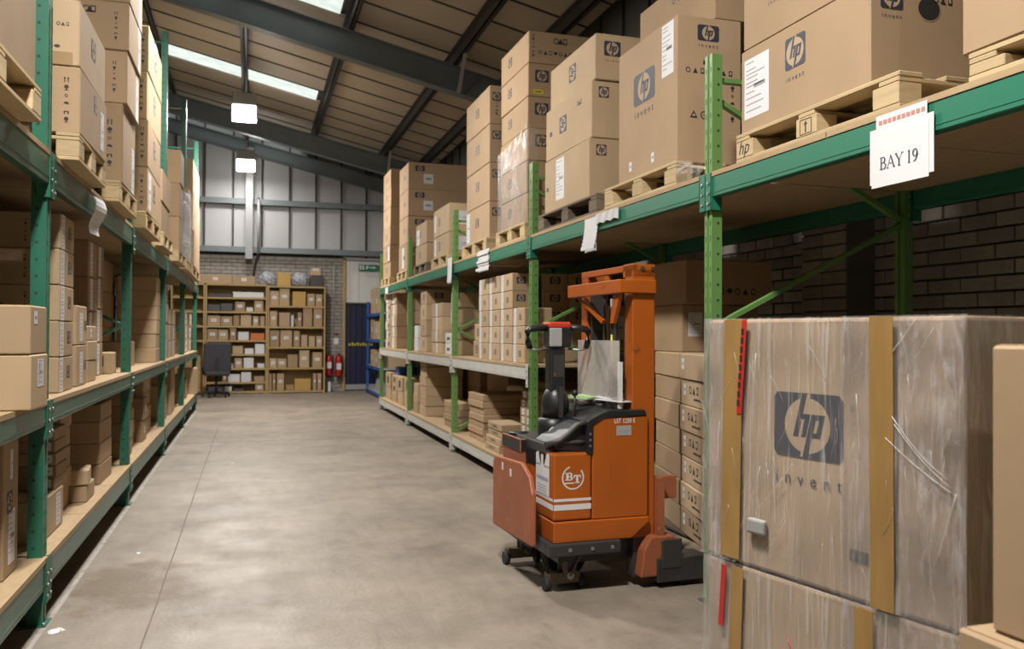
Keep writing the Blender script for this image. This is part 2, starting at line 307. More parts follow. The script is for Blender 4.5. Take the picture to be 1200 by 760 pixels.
def decal_mesh(kind, w_, h_):
    key = (kind, round(w_, 2), round(h_, 2))
    if key in DEC: return DEC[key]
    b = MB(); rr = random.Random(str(key))
    if kind in ('emblem', 'emblem_word', 'emblem_r'):
        if kind == 'emblem_word':
            hh = h_ * .72; b2 = MB(); emblem_geo(b, w_, hh, KRAFT, INK)
            for v in b.bm.verts: v.co.y += h_/2 - hh/2
            add_text(b, 'i n v e n t', 0, -h_/2 + h_ * .07, w_ * .88, INK, .0008)
        else: emblem_geo(b, w_, h_, KRAFT, INK)
    elif kind == 'sheet':
        plate(b, -w_/2, w_/2, -h_/2, h_/2, PAPER)
        y = h_/2 - .08 * h_
        while y > -h_/2 + .1 * h_:
            l = rr.uniform(.3, .85) * w_; b.box(-w_/2 + .07 * w_, -w_/2 + .07 * w_ + l, y, y + min(.006, .02 * h_), .0002, .0008, INKG); y -= h_ * rr.uniform(.05, .12)
        b.box(-w_ * .1, w_ * .35, -.02 * h_, .05 * h_, .0002, .0008, INKG)
    elif kind == 'stripe':
        plate(b, -w_/2, w_/2, -h_/2, h_/2, PAPER)
        y = h_ * .42
        while y > -h_ * .42:
            b.box(-w_ * .3, w_ * rr.uniform(.05, .32), y - h_ * .03, y, .0002, .0008, INKG); y -= h_ * rr.uniform(.08, .16)
    elif kind == 'small': plate(b, -w_/2, w_/2, -h_/2, h_/2, PAPER); b.box(-w_ * .3, w_ * .3, -h_ * .1, h_ * .12, .0002, .0008, INKG)
    elif kind == 'yellow': plate(b, -w_/2, w_/2, -h_/2, h_/2, YELLOW); b.box(-w_ * .3, w_ * .3, -h_ * .12, h_ * .12, .0002, .0008, INKB)
    elif kind == 'black': plate(b, -w_/2, w_/2, -h_/2, h_/2, INKB)
    elif kind == 'hole':
        disc(b, 0, 0, w_/2, h_/2, INKB, .0006, 16); disc(b, 0, 0, w_/2 * 1.1, h_/2 * 1.12, CARD3, .0003, 16)
    elif kind == 'symbols_v':
        n = 6; s = h_ / n * .36
        for k in range(n):
            y = h_/2 - (k + .5) * h_ / n; q = min(w_/2, s)
            if k == 0:
                for d in (-.55, .55):
                    b.box(d * q - q * .16, d * q + q * .16, y - s, y + s * .3, 0, .0006, INKB); b.face([(d * q - q * .4, y + s * .3, .0006), (d * q + q * .4, y + s * .3, .0006), (d * q, y + s, .0006)], INKB)
            elif k in (1, 5): disc(b, 0, y + s * .25, q * .75, s * .7, INKB, .0006, 10); b.box(-q * .12, q * .12, y - s, y, 0, .0006, INKB); b.box(-q * .6, q * .6, y - s, y - s * .75, 0, .0006, INKB)
            elif k == 2: disc(b, 0, y, q * .55, s * .55, INKB, .0006, 12, r2=.6)
            elif k == 3: disc(b, 0, y - s * .3, q * .9, s, INKB, .0006, 10, 0, math.pi)
            else:
                b.box(-q * .8, q * .8, y - s * .15, y + s * .2, 0, .0006, INKB); b.box(-q * .8, -q * .4, y - s * .9, y, 0, .0006, INKB); b.box(q * .4, q * .8, y - s * .9, y, 0, .0006, INKB)
    elif kind == 'symbols_h':
        n = max(3, int(w_ / h_ / 1.1))
        for k in range(n):
            x = -w_/2 + (k + .5) * w_ / n; q = h_ * .42
            c = k % 4
            if c == 0: disc(b, x, 0, q, q, INKB, .0006, 14, r2=.68)
            elif c == 1: b.face([(x - q, -q, .0006), (x + q, -q, .0006), (x, q, .0006)], INKB)
            elif c == 2: b.box(x - q * .7, x + q * .7, -q, q, 0, .0006, INKB); b.box(x - q * .4, x + q * .4, -q * .5, q * .6, 0, .001, KRAFT)
            else: disc(b, x, q * .2, q, q * .7, INKB, .0006, 12); b.box(x - q * .12, x + q * .12, -q, 0, 0, .0006, INKB)
    elif kind == 'recycle':
        n = 3
        for k in range(n):
            x = -w_/2 + (k + .5) * w_ / n; q = h_ * .45
            if k == 1: disc(b, x, 0, q, q, INKB, .0006, 20, r2=.72); b.box(x - q * .3, x + q * .3, -q * .1, q * .1, 0, .0006, INKB)
            else:
                P = [(x - q, -q * .8), (x + q, -q * .8), (x, q)]; I = [(x + (px - x) * .55, -.1 * q + (py + .1 * q) * .5) for px, py in P]
                for a in range(3): b.face([(*P[a], .0006), (*P[(a + 1) % 3], .0006), (*I[(a + 1) % 3], .0006), (*I[a], .0006)], INKB)
    elif kind == 'print_line':
        for k in range(7): b.box(-w_/2 + k * w_/7, -w_/2 + (k + .7) * w_/7, -h_/2, h_/2 * rr.uniform(.2, 1), 0, .0006, INKB)
    elif kind == 'hand_mark':
        add_text(b, 'hp', 0, 0, w_, INKB, .0006, .3)
    elif kind == 'arrow_mark':
        plate(b, -w_/2, w_/2, -h_/2, h_/2, PINE); b.box(-w_ * .05, w_ * .05, -h_ * .35, h_ * .1, .0002, .0009, INKB); b.face([(-w_ * .15, h_ * .1, .0009), (w_ * .15, h_ * .1, .0009), (0, h_ * .35, .0009)], INKB)
        for a in (-1, 1): b.box(a * w_ * .42 - .002, a * w_ * .42 + .002, -h_ * .42, h_ * .42, .0002, .0009, INKB); b.box(-w_ * .42, w_ * .42, a * h_ * .42 - .002, a * h_ * .42 + .002, .0002, .0009, INKB)
    elif kind == 'tape_v':
        plate(b, -w_/2, w_/2, -h_/2, h_/2, TAPE2)
    DEC[key] = b.mesh(kind); return DEC[key]
DNAME = dict(emblem='printed_emblem', emblem_word='printed_emblem', emblem_r='printed_emblem', sheet='paper_sheet', stripe='white_label', small='small_label', yellow='yellow_label', black='black_label',
             hole='hand_hole', symbols_v='handling_symbols', symbols_h='handling_symbols', recycle='recycling_symbols', print_line='printed_line', tape_v='tape_strip', hand_mark='marker_lettering', arrow_mark='arrow_label')
def stick(parent, kind, w_, h_, origin, u, v, rot=0.0):
    u = Vector(u); v = Vector(v); n = u.cross(v)
    if kind == 'emblem_r': u, v = v, -u
    if rot: u, v = u * math.cos(rot) + v * math.sin(rot), v * math.cos(rot) - u * math.sin(rot)
    o = put(DNAME[kind], decal_mesh(kind, w_, h_), parent)
    M = Matrix((u, v, n)).transposed().to_4x4(); M.translation = Vector(origin) + n * .0006
    o.matrix_local = M; return o

# ------------------------------------------------------------------ cartons
CM = {}
def carton_mesh(dx, dy, h, m, flat=False):
    key = (round(dx, 3), round(dy, 3), round(h, 3), m.name)
    dx, dy, h = key[:3]
    if key not in CM:
        b = MB(); b.box(-dx/2, dx/2, -dy/2, dy/2, 0, h - .002, m); b.bevel(min(.005, h * .06))
        # top flaps meet at a seam
        b.box(-dx/2 + .008, -.0015, -dy/2 + .008, dy/2 - .008, h - .004, h, m); b.box(.0015, dx/2 - .008, -dy/2 + .008, dy/2 - .008, h - .004, h, m)
        CM[key] = b.mesh('carton')
    return CM[key], dx, dy, h
def carton(cx, cy, z, dx, dy, h, m, label, group, decals=(), side=1, rz=0.0, name='carton', cat='cardboard box'):
    """side 1: aisle face looks toward -X; side -1: toward +X. decals: (kind, face A/N, centre u 0..1, centre v 0..1, w, h[, rot])"""
    me, dx, dy, h = carton_mesh(dx, dy, h, m)
    o = put(name, me, None, (cx, cy, z), rz); tag(o, label, cat, group)
    for d in decals:
        kind, face, cu, cv, w_, h_ = d[:6]; rot = d[6] if len(d) > 6 else 0
        fw = dx if face == 'N' else dy; w_ = min(w_, .96 * fw); h_ = min(h_, .97 * h)
        ww, hh = (h_, w_) if kind == 'emblem_r' else (w_, h_)
        cu = min(max(cu, ww / 2 / fw + .01), 1 - ww / 2 / fw - .01); cv = min(max(cv, hh / 2 / h + .01), 1 - hh / 2 / h - .01)
        if face == 'N': stick(o, kind, w_, h_, (-dx/2 + cu * dx, -dy/2, cv * h), (1, 0, 0), (0, 0, 1), rot)
        elif side == 1: stick(o, kind, w_, h_, (-dx/2, dy/2 - cu * dy, cv * h), (0, -1, 0), (0, 0, 1), rot)
        else: stick(o, kind, w_, h_, (dx/2, -dy/2 + cu * dy, cv * h), (0, 1, 0), (0, 0, 1), rot)
    return o
ORD = ['first', 'second', 'third', 'fourth', 'fifth', 'sixth', 'seventh', 'eighth', 'ninth', 'tenth', 'eleventh', 'twelfth', 'thirteenth', 'fourteenth', 'fifteenth', 'sixteenth', 'seventeenth', 'eighteenth']
def layer_word(i, n):
    if n == 1: return 'alone'
    if i == n - 1: return 'topmost'
    if i == 0: return 'bottom'
    return ORD[i] + ' up'
def stack(where, side, xf, y0, y1, depth, z, hs, m=None, adj='brown', group=None, dec=None, jit=.012, dy=None, xoff=None):
    """a column of cartons; hs heights from the bottom; dec(i, n, h) -> decals"""
    n = len(hs); out = []
    for i, h in enumerate(hs):
        j = R.uniform(-jit, jit); k = R.uniform(0, jit) + (xoff[i] if xoff else 0)
        x = xf + side * (depth / 2 + k); y = (y0 + y1) / 2 + j
        mm = m if m else R.choice([CARD, CARD2, CARD3])
        lab = f'{adj} carton, {layer_word(i, n)} {where}' if n > 1 else f'{adj} carton {where}'
        out.append(carton(x, y, z, depth, (y1 - y0) - 2 * jit * .5, h - .001, mm, lab, group or 'cartons on the racks', dec(i, n, h) if dec else (), side, R.uniform(-.008, .008)))
        z += h
    return out

# ------------------------------------------------------------------ pallets
PB = {}
def pallet(cx, cy, z, lx, ly, label, m=None, h=.13, group='wooden pallets', blocks=True):
    m = m or PINE
    t = empty('wooden_pallet', label, 'pallet', (cx, cy, z), R.uniform(-.01, .01), group)
    bh = h - .018 - .018 - .018
    def sh(key, dims):
        k = (key, round(lx, 2), round(ly, 2), m.name)
        if k not in PB:
            b = MB(); b.box(-dims[0]/2, dims[0]/2, -dims[1]/2, dims[1]/2, 0, dims[2], m); b.bevel(.003); PB[k] = b.mesh(key)
        return PB[k]
    for k in range(3): put('bottom_board', sh('bottom_board', (.10, ly, .018)), t, ((k - 1) * (lx/2 - .05), 0, 0))
    for i in range(3):
        for k in range(3): put('block', sh('block', (.10, .13, bh)), t, ((k - 1) * (lx/2 - .05), (i - 1) * (ly/2 - .068), .018))
        put('stringer_board', sh('stringer_board', (lx, .10, .018)), t, (0, (i - 1) * (ly/2 - .052), .018 + bh))
    for k in range(6): put('deck_board', sh('deck_board', (.10, ly, .018)), t, (-lx/2 + .05 + k * (lx - .10) / 5, 0, h - .018))
    return t

# ------------------------------------------------------------------ the building shell
def rz_at(x): return 5.62 - .23 * x          # underside of the roof sheets
XL, XR, YB, YF = -3.4, 3.62, 19.4, -7.0
b = MB(); b.box(XL - .2, XR + .4, YF - .2, YB + .3, -.2, 0, FLOORM); fl = structure(b.build('floor'))
JOINTM = mat('floor_joint', (.20, .175, .15), .9, noise=.2); LINEM = mat('worn_floor_line', (.42, .39, .35), .7, noise=.2, wear=(.30, .27, .23), wscale=12, wamt=.5)
def crack(pts, wdt, m, name):
    b = MB()
    for (x0, y0), (x1, y1) in zip(pts, pts[1:]): b.bar((x0, y0, .0006), (x1, y1, .0006), wdt, .0012, m)
    b.build(name, fl)
pts = [(-.42 + R.uniform(-.004, .004), 3.4 + .5 * k) for k in range(19)]
crack(pts, .007, JOINTM, 'floor_joint')
crack([(-.858, 3 + k) for k in range(13)], .022, LINEM, 'floor_line')
crack([(x, 10.6 + R.uniform(-.01, .01)) for x in (-.85, -.2, .5, 1.2, 2.0)], .01, JOINTM, 'floor_joint')

# roof: sheets laid between the purlins, skylight sheets in every sixth row
PX = [-3.4, -2.72, -1.44, -0.13, 1.18, 2.55, 3.62]
SW = .70
rows = []
y = YB - .02
while y > YF: rows.append((y - SW, y)); y -= SW
roof = structure(empty('ceiling', 'ceiling of beige liner sheets', 'ceiling')) if False else None
b = MB(); b.hexa([(XL, YF, rz_at(XL) + .06), (XR + .4, YF, rz_at(XR + .4) + .06), (XR + .4, YB + .3, rz_at(XR + .4) + .06), (XL, YB + .3, rz_at(XL) + .06),
                  (XL, YF, rz_at(XL) + .12), (XR + .4, YF, rz_at(XR + .4) + .12), (XR + .4, YB + .3, rz_at(XR + .4) + .12), (XL, YB + .3, rz_at(XL) + .12)], SEAM)
ceil = structure(b.build('ceiling'))
SKYROWS = [(18.98, 19.32), (14.62, 15.32), (10.1, 10.8), (5.6, 6.3), (1.1, 1.8)]
PM = {}
for (ya, yb) in rows:
    sky = any(ya - .36 < (s0 + s1) / 2 - .35 < ya + .34 and s0 < yb for s0, s1 in SKYROWS)
    for k in range(len(PX) - 1):
        x0, x1 = PX[k], PX[k + 1]; is_sky = sky and x1 < 1.3
        key = (k, is_sky)
        if key not in PM:
            b = MB(); d = SW - .03; g = .012
            L = x1 - x0 - .01
            P = lambda t, yy, zz: (t, yy, -.23 * t + zz)
            if is_sky:
                n = 14
                for q in range(n):
                    ys = -d/2 + d * q / n; ye = -d/2 + d * (q + 1) / n; za, zb, = (0, .014) if q % 2 else (.014, 0)
                    b.face([P(.02, ys, za), P(L - (.12 if k == 3 else .02), ys, za), P(L - (.12 if k == 3 else .02), ye, zb), P(.02, ye, zb)], SKYL)
            else:
                b.hexa([P(0, -d/2, 0), P(L, -d/2, 0), P(L, d/2, 0), P(0, d/2, 0), P(0, -d/2 - .01, .04), P(L, -d/2 - .01, .04), P(L, d/2 + .01, .04), P(0, d/2 + .01, .04)], LINER)
                b.hexa([P(0, d/2 + .002, -.012), P(L, d/2 + .002, -.012), P(L, d/2 + .030, -.012), P(0, d/2 + .030, -.012), P(0, d/2 + .002, .03), P(L, d/2 + .002, .03), P(L, d/2 + .030, .03), P(0, d/2 + .030, .03)], SEAM)
            PM[key] = b.mesh('skylight_sheet' if is_sky else 'roof_sheet')
        put('skylight_sheet' if is_sky else 'roof_sheet', PM[key], ceil, (x0 + .005, (ya + yb) / 2, rz_at(x0 + .005)))
def purlin(x, y0, y1, zd=0.0):
    b = MB(); z1 = rz_at(x) - .005; z0 = z1 - .15
    b.box(x - .008, x + .008, y0, y1, z0, z1, PURLIN); b.box(x - .008, x + .055, y0, y1, z0, z0 + .012, PURLIN); b.box(x - .06, x + .008, y0, y1, z1 - .012, z1, PURLIN); b.box(x + .043, x + .055, y0, y1, z0, z0 + .03, PURLIN)
    structure(b.build('purlin'))
for x in PX[1:-1]: purlin(x, YF, YB)
purlin(3.33, YF, YB)
RAF = [17.05, 11.0, 4.9, -1.2]
def rafter(y, dep=.36, wf=.17, name='rafter', top=.16):
    b = MB(); P = lambda x, yy, z: (x, yy, rz_at(x) - top - z)
    x0, x1 = XL, XR
    def slab(ya, yb, za, zb): b.hexa([P(x0, ya, zb), P(x1, ya, zb), P(x1, yb, zb), P(x0, yb, zb), P(x0, ya, za), P(x1, ya, za), P(x1, yb, za), P(x0, yb, za)], RAFTER)
    slab(y - wf/2, y + wf/2, 0, .014); slab(y - wf/2, y + wf/2, dep - .014, dep); slab(y - .006, y + .006, .014, dep - .014)
    structure(b.build(name))
for y in RAF: rafter(y)
rafter(19.22, .30, .14)
# flange braces from rafter to purlin
b = MB()
for y in (11.0, 17.05):
    structure_brace = None
for x in (2.55,):
    for y in (11.0, 17.05):
        b = MB(); b.bar((x + .06, y - .10, rz_at(x) - .53), (x + .03, y - .62, rz_at(x) - .10), .05, .012, COLUMN); structure(b.build('rafter_brace'))

# back wall: brick below, insulated sheets above
b = MB(); b.box(XL, 2.04, YB + .02, YB + .25, 0, 3.02, MORTAR); b.box(2.82, XR + .3, YB + .02, YB + .25, 0, 3.02, MORTAR)
b.prism([(XL, 2.9), (XR + .3, 2.9), (XR + .3, rz_at(XR + .3) + .1), (XL, rz_at(XL) + .1)], YB + .06, YB + .25, SEAM)
wb = structure(b.build('wall_back'))
def brick_into(verts, faces, x0, x1, y0, y1, z0, z1):
    i = len(verts); verts += [(x0, y0, z0), (x1, y0, z0), (x1, y1, z0), (x0, y1, z0), (x0, y0, z1), (x1, y0, z1), (x1, y1, z1), (x0, y1, z1)]
    faces += [tuple(i + k for k in q) for q in ((0, 3, 2, 1), (4, 5, 6, 7), (0, 1, 5, 4), (1, 2, 6, 5), (2, 3, 7, 6), (3, 0, 4, 7))]
def stuff_mesh(name, verts, faces, m, parent):
    me = bpy.data.meshes.new(name); me.from_pydata(verts, [], faces); me.materials.append(m); o = put(name, me, parent); o['kind'] = 'stuff'; return o
V, Fc = [], []
for r in range(37):
    z = r * .081
    x = -2.2 + (.1125 if r % 2 else 0)
    while x < 2.02:
        x1 = min(x + .215, 2.03); d = R.uniform(0, .006); brick_into(V, Fc, x, x1, YB - .012 + d, YB + .03, z, z + .070); x += .225
stuff_mesh('bricks', V, Fc, BRICK, wb)
RIB = [-2.13, -1.56, -.98, -.39, .21, .80, 1.37, 1.93, 2.49, 3.05, 3.62]
zs = [3.02, 3.06, 4.10, None]
for i in range(len(RIB) - 1):
    x0, x1 = RIB[i], RIB[i + 1]
    for k in range(3):
        z0 = zs[k] + .0; 
        if k < 2:
            z1 = zs[k + 1]
            P = [(x0 + .008, z0), (x1 - .008, z0), (x1 - .008, z1), (x0 + .008, z1)]
        else: P = [(x0 + .008, z0), (x1 - .008, z0), (x1 - .008, rz_at(x1) - .02), (x0 + .008, rz_at(x0) - .02)]
        if k == 0: continue
        b = MB(); b.prism(P, YB + .0, YB + .07, CLAD); b.build('cladding_sheet', wb)
    b = MB(); b.box(x0 - .018, x0 + .018, YB - .05, YB + .01, 3.0, rz_at(x0) - .02, SEAM); b.build('cladding_rib', wb)
for z in (3.05, 4.10):
    b = MB(); b.box(XL, XR, YB - .16, YB - .055, z, z + .12, RAFTER); b.build('girt', wb)
b = MB(); b.box(-.13, .02, YB - .17, YB - .165, 2.9, 5.3, COLUMN); b.box(-.13, .02, YB - .315, YB - .31, 2.9, 5.3, COLUMN); b.box(-.06, -.05, YB - .31, YB - .17, 2.9, 5.3, COLUMN)
b.box(-.13, .02, YB - .31, YB - .17, 2.90, 2.93, COLUMN); structure(b.build('wall_column'))
b = MB(); b.tube([(.14, YB - .22, 4.24), (.14, YB - .22, 3.0), (.10, YB - .10, 2.9), (.05, YB - .05, 2.6), (.05, YB - .05, 2.45)], .025, BLACK2); b.tube([(.14, YB - .22, 4.2), (.14, YB - .22, 3.02)], .03, COLUMN)
tag(b.build('cable_conduit'), 'grey cable conduit pipe running down the cladding beside the grey wall column', 'pipe')
b = MB(); b.tube([(1.78, YB - .03, 2.98), (1.78, YB - .03, 1.2)], .012, GREYP)
tag(b.build('cable_conduit'), 'thin grey conduit down the brickwork above the fire extinguishers', 'pipe')

# right wall, bricks picked out where the photo shows them
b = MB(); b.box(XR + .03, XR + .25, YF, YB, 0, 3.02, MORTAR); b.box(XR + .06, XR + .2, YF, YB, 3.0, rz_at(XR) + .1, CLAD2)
wr = structure(b.build('wall_right'))
b = MB()
for y in [YF + .6 * k for k in range(44)]: b.box(XR + .03, XR + .07, y, y + .04, 3.02, rz_at(XR), SEAM)
o = b.build('cladding_ribs', wr); o['kind'] = 'stuff'
bm_ = MB(); bm_.box(-.03, .03, -.1075, .1075, 0, .070, BRICK); bm_.bevel(.004); BRM = bm_.mesh('brick')
bm_ = MB(); bm_.box(-.115, .115, -.1, .1, 0, .070, BRICK); bm_.bevel(.004); BRP = bm_.mesh('brick')
V, Fc = [], []
for r in range(37):
    z = r * .081; y = -1.0 + (.1125 if r % 2 else 0)
    while y < 13:
        if 1.35 < z < 2.25 and 1.9 < y < 4.25: put('brick', BRM, wr, (XR + .03 + R.uniform(-.004, .004), y + .1075, z))
        elif 1.2 < z < 2.25 and 4.6 < y < 6.3: put('brick', BRM, wr, (XR + .03 + R.uniform(-.004, .004), y + .1075, z))
        elif not (4.2 < y < 4.62): brick_into(V, Fc, XR + R.uniform(0, .006), XR + .05, y, y + .215, z, z + .070)
        y += .225
stuff_mesh('bricks', V, Fc, BRICK, wr)
b = MB(); b.box(3.415, XR + .03, 4.25, 4.66, 0, 3.02, MORTAR); pier = structure(b.build('wall_pier'))
for r in range(37):
    z = r * .081
    if 1.35 < z < 2.25:
        for q in range(2): put('brick', BRP, pier, (3.51, 4.352 + q * .208 , z))
V, Fc = [], []
for r in range(37):
    z = r * .081
    if not 1.35 < z < 2.25: brick_into(V, Fc, 3.40, 3.62, 4.245, 4.45, z, z + .07); brick_into(V, Fc, 3.40, 3.62, 4.46, 4.665, z, z + .07)
stuff_mesh('bricks', V, Fc, BRICK, pier)
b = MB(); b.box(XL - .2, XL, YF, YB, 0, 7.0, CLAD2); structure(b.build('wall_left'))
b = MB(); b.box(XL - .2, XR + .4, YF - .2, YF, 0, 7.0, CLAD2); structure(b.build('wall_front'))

# door opening in the back wall
b = MB(); b.box(1.98, 2.04, YB - .03, YB + .2, 0, 3.0, PLY); b.box(2.82, 2.88, YB - .03, YB + .2, 0, 3.0, PLY); b.box(1.98, 2.88, YB - .03, YB + .2, 2.96, 3.04, GREYP); structure(b.build('door_1_frame'))
b = MB(); b.box(2.04, 2.34, YB + .04, YB + .08, 1.99, 2.96, WHITE); b.box(2.345, 2.82, YB + .05, YB + .09, 1.99, 2.96, WHITE); structure(b.build('door_1_panel'))
d = structure(put('door_1', None))
b = MB(); b.box(2.04, 2.84, YB + .12, YB + .15, 0, 2.0, BLUED); b.build('door_backing', d)
for k in range(6):
    b = MB(); b.box(2.05 + k * .128, 2.165 + k * .128, YB + .07 + .012 * (k % 2), YB + .085 + .012 * (k % 2), .12, 1.95, BLUED); b.build('door_strip', d)
b = MB(); b.box(2.03, 2.83, YB + .02, YB + .06, 1.96, 2.0, BLACK2); b.box(2.03, 2.83, YB + .05, YB + .07, 0.02, .14, GREYP); b.build('door_rail', d)
b = MB()
for k in range(9): b.box(2.13 + k * .062, 2.17 + k * .062, YB + .063, YB + .07, 1.02, 1.02 + .05 + .02 * (k % 2), YELLOW)
b.build('yellow_lettering', d)
s = empty('exit_sign', 'green and white emergency exit sign above the blue door', 'sign', (2.55, YB - .02, 2.80))
b = MB(); b.box(-.22, .22, -.02, .02, -.065, .065, SIGNG); b.build('sign_plate', s)
b = MB()
b.box(-.20, -.10, -.024, -.02, -.045, .045, WHITE); b.box(-.165, -.135, -.027, -.024, -.03, .035, SIGNG)
b.prism([(.10, -.03), (.19, .0), (.10, .03)], -.024, -.02, WHITE); b.box(.02, .10, -.024, -.02, -.012, .012, WHITE)
b.prism([(-.05, -.04), (-.03, -.04), (.0, .0), (.0, .03), (-.04, .03), (-.06, 0)], -.024, -.02, WHITE); b.box(-.035, -.01, -.024, -.02, .035, .055, WHITE)
b.build('sign_symbols', s)

# ------------------------------------------------------------------ high bay lamps
for i, (x, y) in enumerate(LAMPS):
    t = empty('high_bay_lamp', ['square high bay lamp hanging close to the back wall cladding', 'bright square high bay lamp, nearer of the two lit ones in view',
               'square high bay lamp above the aisle beside the tall pallets', 'square high bay lamp above the aisle near the camera', 'square high bay lamp behind the camera'][i], 'lamp', (x, y, 4.66), 0, 'high bay lamps over the aisle')
    b = MB(); b.box(-.18, .18, -.18, .18, .195, .40, HOUSE); b.bevel(.015); b.build('housing', t)
    b = MB(); b.box(-.18, .18, -.18, .18, .02, .19, LAMPM); b.build('diffuser', t)
    b = MB(); b.face([(-.175, -.175, .018), (-.175, .175, .018), (.175, .175, .018), (.175, -.175, .018)], LAMPB[i]); b.build('lens', t)
    b = MB(); b.tube([(0, 0, .40), (0, 0, rz_at(x) - 4.66 - .14)], .014, COLUMN); b.tube([(.03, .02, .40), (.05, .02, .5), (.02, .02, rz_at(x) - 4.66 - .1)], .006, BLACK); b.build('hanging_rod', t)

# ------------------------------------------------------------------ pallet racking
def upright_frame(par, side, xf, y, h, m, detail=True, depth=1.22, braces=True):
    fr = put('upright_frame', None, par)
    for j, x in enumerate((xf, xf + side * (depth - .08))):
        b = MB(); xa, xb = sorted((x, x + side * .08)); w = .034 if side == 1 else .040
        PD = .056 if side == 1 else .062; PD0 = PD - .01
        # C section post with a recessed front channel
        fx = x; s = side
        b.box(*sorted((x + s * .010, x + s * PD0)), y - w, y - w + .012, 0, h, m); b.box(*sorted((x + s * .010, x + s * PD0)), y + w - .012, y + w, 0, h, m)
        b.box(*sorted((x, x + s * .010)), y - w, y - .010, 0, h, m); b.box(*sorted((x, x + s * .010)), y + .010, y + w, 0, h, m); b.box(*sorted((x + s * .010, x + s * .018)), y - .016, y + .016, 0, h, m)
        b.box(*sorted((x + s * PD0, x + s * PD)), y - w, y - .02, 0, h, m); b.box(*sorted((x + s * PD0, x + s * PD)), y + .02, y + w, 0, h, m)
        b.build('post', fr)
        if detail and j == 0:
            b = MB(); z = .12
            while z < h - .04:
                xx = x + s * PD * .62
                b.face([(xx + .0075 * math.cos(a * math.pi / 3), y - w - .0006, z + .0075 * math.sin(a * math.pi / 3)) for a in range(6)], HOLE)
                for yy in (y - .021, y + .021): b.box(*sorted((x - s * .0006, x)), yy - .0025, yy + .0025, z - .013, z + .013, HOLE)
                z += .075
            o = b.build('slots', fr); o['kind'] = 'stuff'
        b = MB(); b.box(*sorted((x - s * .02, x + s * .10)), y - .06, y + .06, 0, .006, STEEL if side == 1 else m); b.tube([(x - s * .01, y - .05, .006), (x - s * .01, y - .05, .018)], .008, STEEL, 6); b.build('foot_plate', fr)
    if braces:
        z = .25; k = 0; xa, xb = xf + side * .05, xf + side * (depth - .05)
        while z + .55 < h:
            z0, z1 = (z, z + .55)
            b = MB(); a, c = ((xa, y, z0), (xb, y, z1)) if k % 2 == 0 else ((xb, y, z0), (xa, y, z1))
            b.bar(a, c, .035, .022, m); b.build('diagonal_brace', fr); z += .55; k += 1
        for zz in (.2, h - .12):
            b = MB(); b.bar((xa, y, zz), (xb, y, zz), .035, .022, m); b.build('tie_bar', fr)
    return fr
def beam(par, side, x, y0, y1, ztop, h, m, cm):
    b = MB(); s = side; xa, xb = sorted((x, x + s * .045))
    b.box(xa, xb, y0 + .05, y1 - .05, ztop - h, ztop, m); b.bevel(.004)
    b.box(*sorted((x - s * .002, x + s * .0)), y0 + .05, y1 - .05, ztop - h * .80, ztop - h * .74, HOLE if False else m)
    o = b.build('beam', par)
    for ye, sg in ((y0, 1), (y1, -1)):
        b = MB(); ya, yb = sorted((ye + sg * .0, ye + sg * .06))
        b.box(*sorted((x - s * .006, x - s * .0015)), *sorted((ye + sg * .005, ye + sg * .058)), ztop - h - .06, ztop + .02, cm); b.box(*sorted((x - s * .006, x + s * .05)), *sorted((ye + sg * .05, ye + sg * .056)), ztop - h - .06, ztop + .02, cm)
        for q in range(3): b.tube([(x - s * .006, ye + sg * .03, ztop - h - .03 + q * .05), (x - s * .012, ye + sg * .03, ztop - h - .03 + q * .05)], .008, STEEL, 6)
        b.build('beam_connector', o)
    return o
def deck(par, side, xf, y0, y1, z, n, depth=1.22, t=.022):
    xa, xb = sorted((xf - side * .004, xf + side * depth)); L = (y1 - y0 - .02) / n
    for k in range(n):
        b = MB(); ya = y0 + .01 + k * L; b.box(xa, xb, ya + .004, ya + L - .004, z, z + t, CHIP); b.build('deck_board', par)

rackR = empty('pallet_rack', 'long green pallet racking with tall pallets on top, along the brick wall', 'pallet rack', (2.13, 8, 0), 0, 'pallet racks')
rackL = empty('pallet_rack', 'long green pallet racking with tall posts opposite the stacker truck', 'pallet rack', (-.87, 8, 0), 0, 'pallet racks')
def local(par, fn, *a, **k): return fn(par, *a, **k)
YR = [.95, 3.655, 6.40, 9.12, 11.9, 14.56]; YLf = [1.52, 4.225, 6.97, 9.67, 12.4, 15.1]
rackR.location = (0, 0, 0); rackL.location = (0, 0, 0)
for i, y in enumerate(YR): upright_frame(rackR, 1, 2.13, y, 2.67, GREEN_P, i < 4)
for i, y in enumerate(YLf): upright_frame(rackL, -1, -.87, y, 4.5 if i != 1 else 4.8, GREEN_L, i < 4)
for i in range(5):
    a, c = YR[i], YR[i + 1]
    for x in (2.118, 3.31): beam(rackR, 1, x, a, c, 2.065, .10, GREEN_B, GREEN_B)
    deck(rackR, 1, 2.118, a, c, 2.065, 3)
    if i >= 2:
        for x in (2.118, 3.31):
            beam(rackR, 1, x, a, c, 1.035, .10, WHITE_B, WHITE_B); beam(rackR, 1, x, a, c, .19, .10, WHITE_B, WHITE_B)
        deck(rackR, 1, 2.118, a, c, 1.035, 3); deck(rackR, 1, 2.118, a, c, .19, 3)
    a, c = YLf[i], YLf[i + 1]
    for x in (-.858, -2.05):
        beam(rackL, -1, x, a, c, 2.08, .125, GREEN_LB, GREEN_L); beam(rackL, -1, x, a, c, .975, .09, GREEN_LB, GREEN_L); beam(rackL, -1, x, a, c, .28, .12, GREEN_LB, GREEN_L)
    deck(rackL, -1, -.858, a, c, 2.08, 3); deck(rackL, -1, -.858, a, c, .975, 3); deck(rackL, -1, -.858, a, c, .28, 3)
ZU, ZUL, ZM, ZML, ZB, ZBL = 2.088, 2.103, 1.058, .998, .213, .303

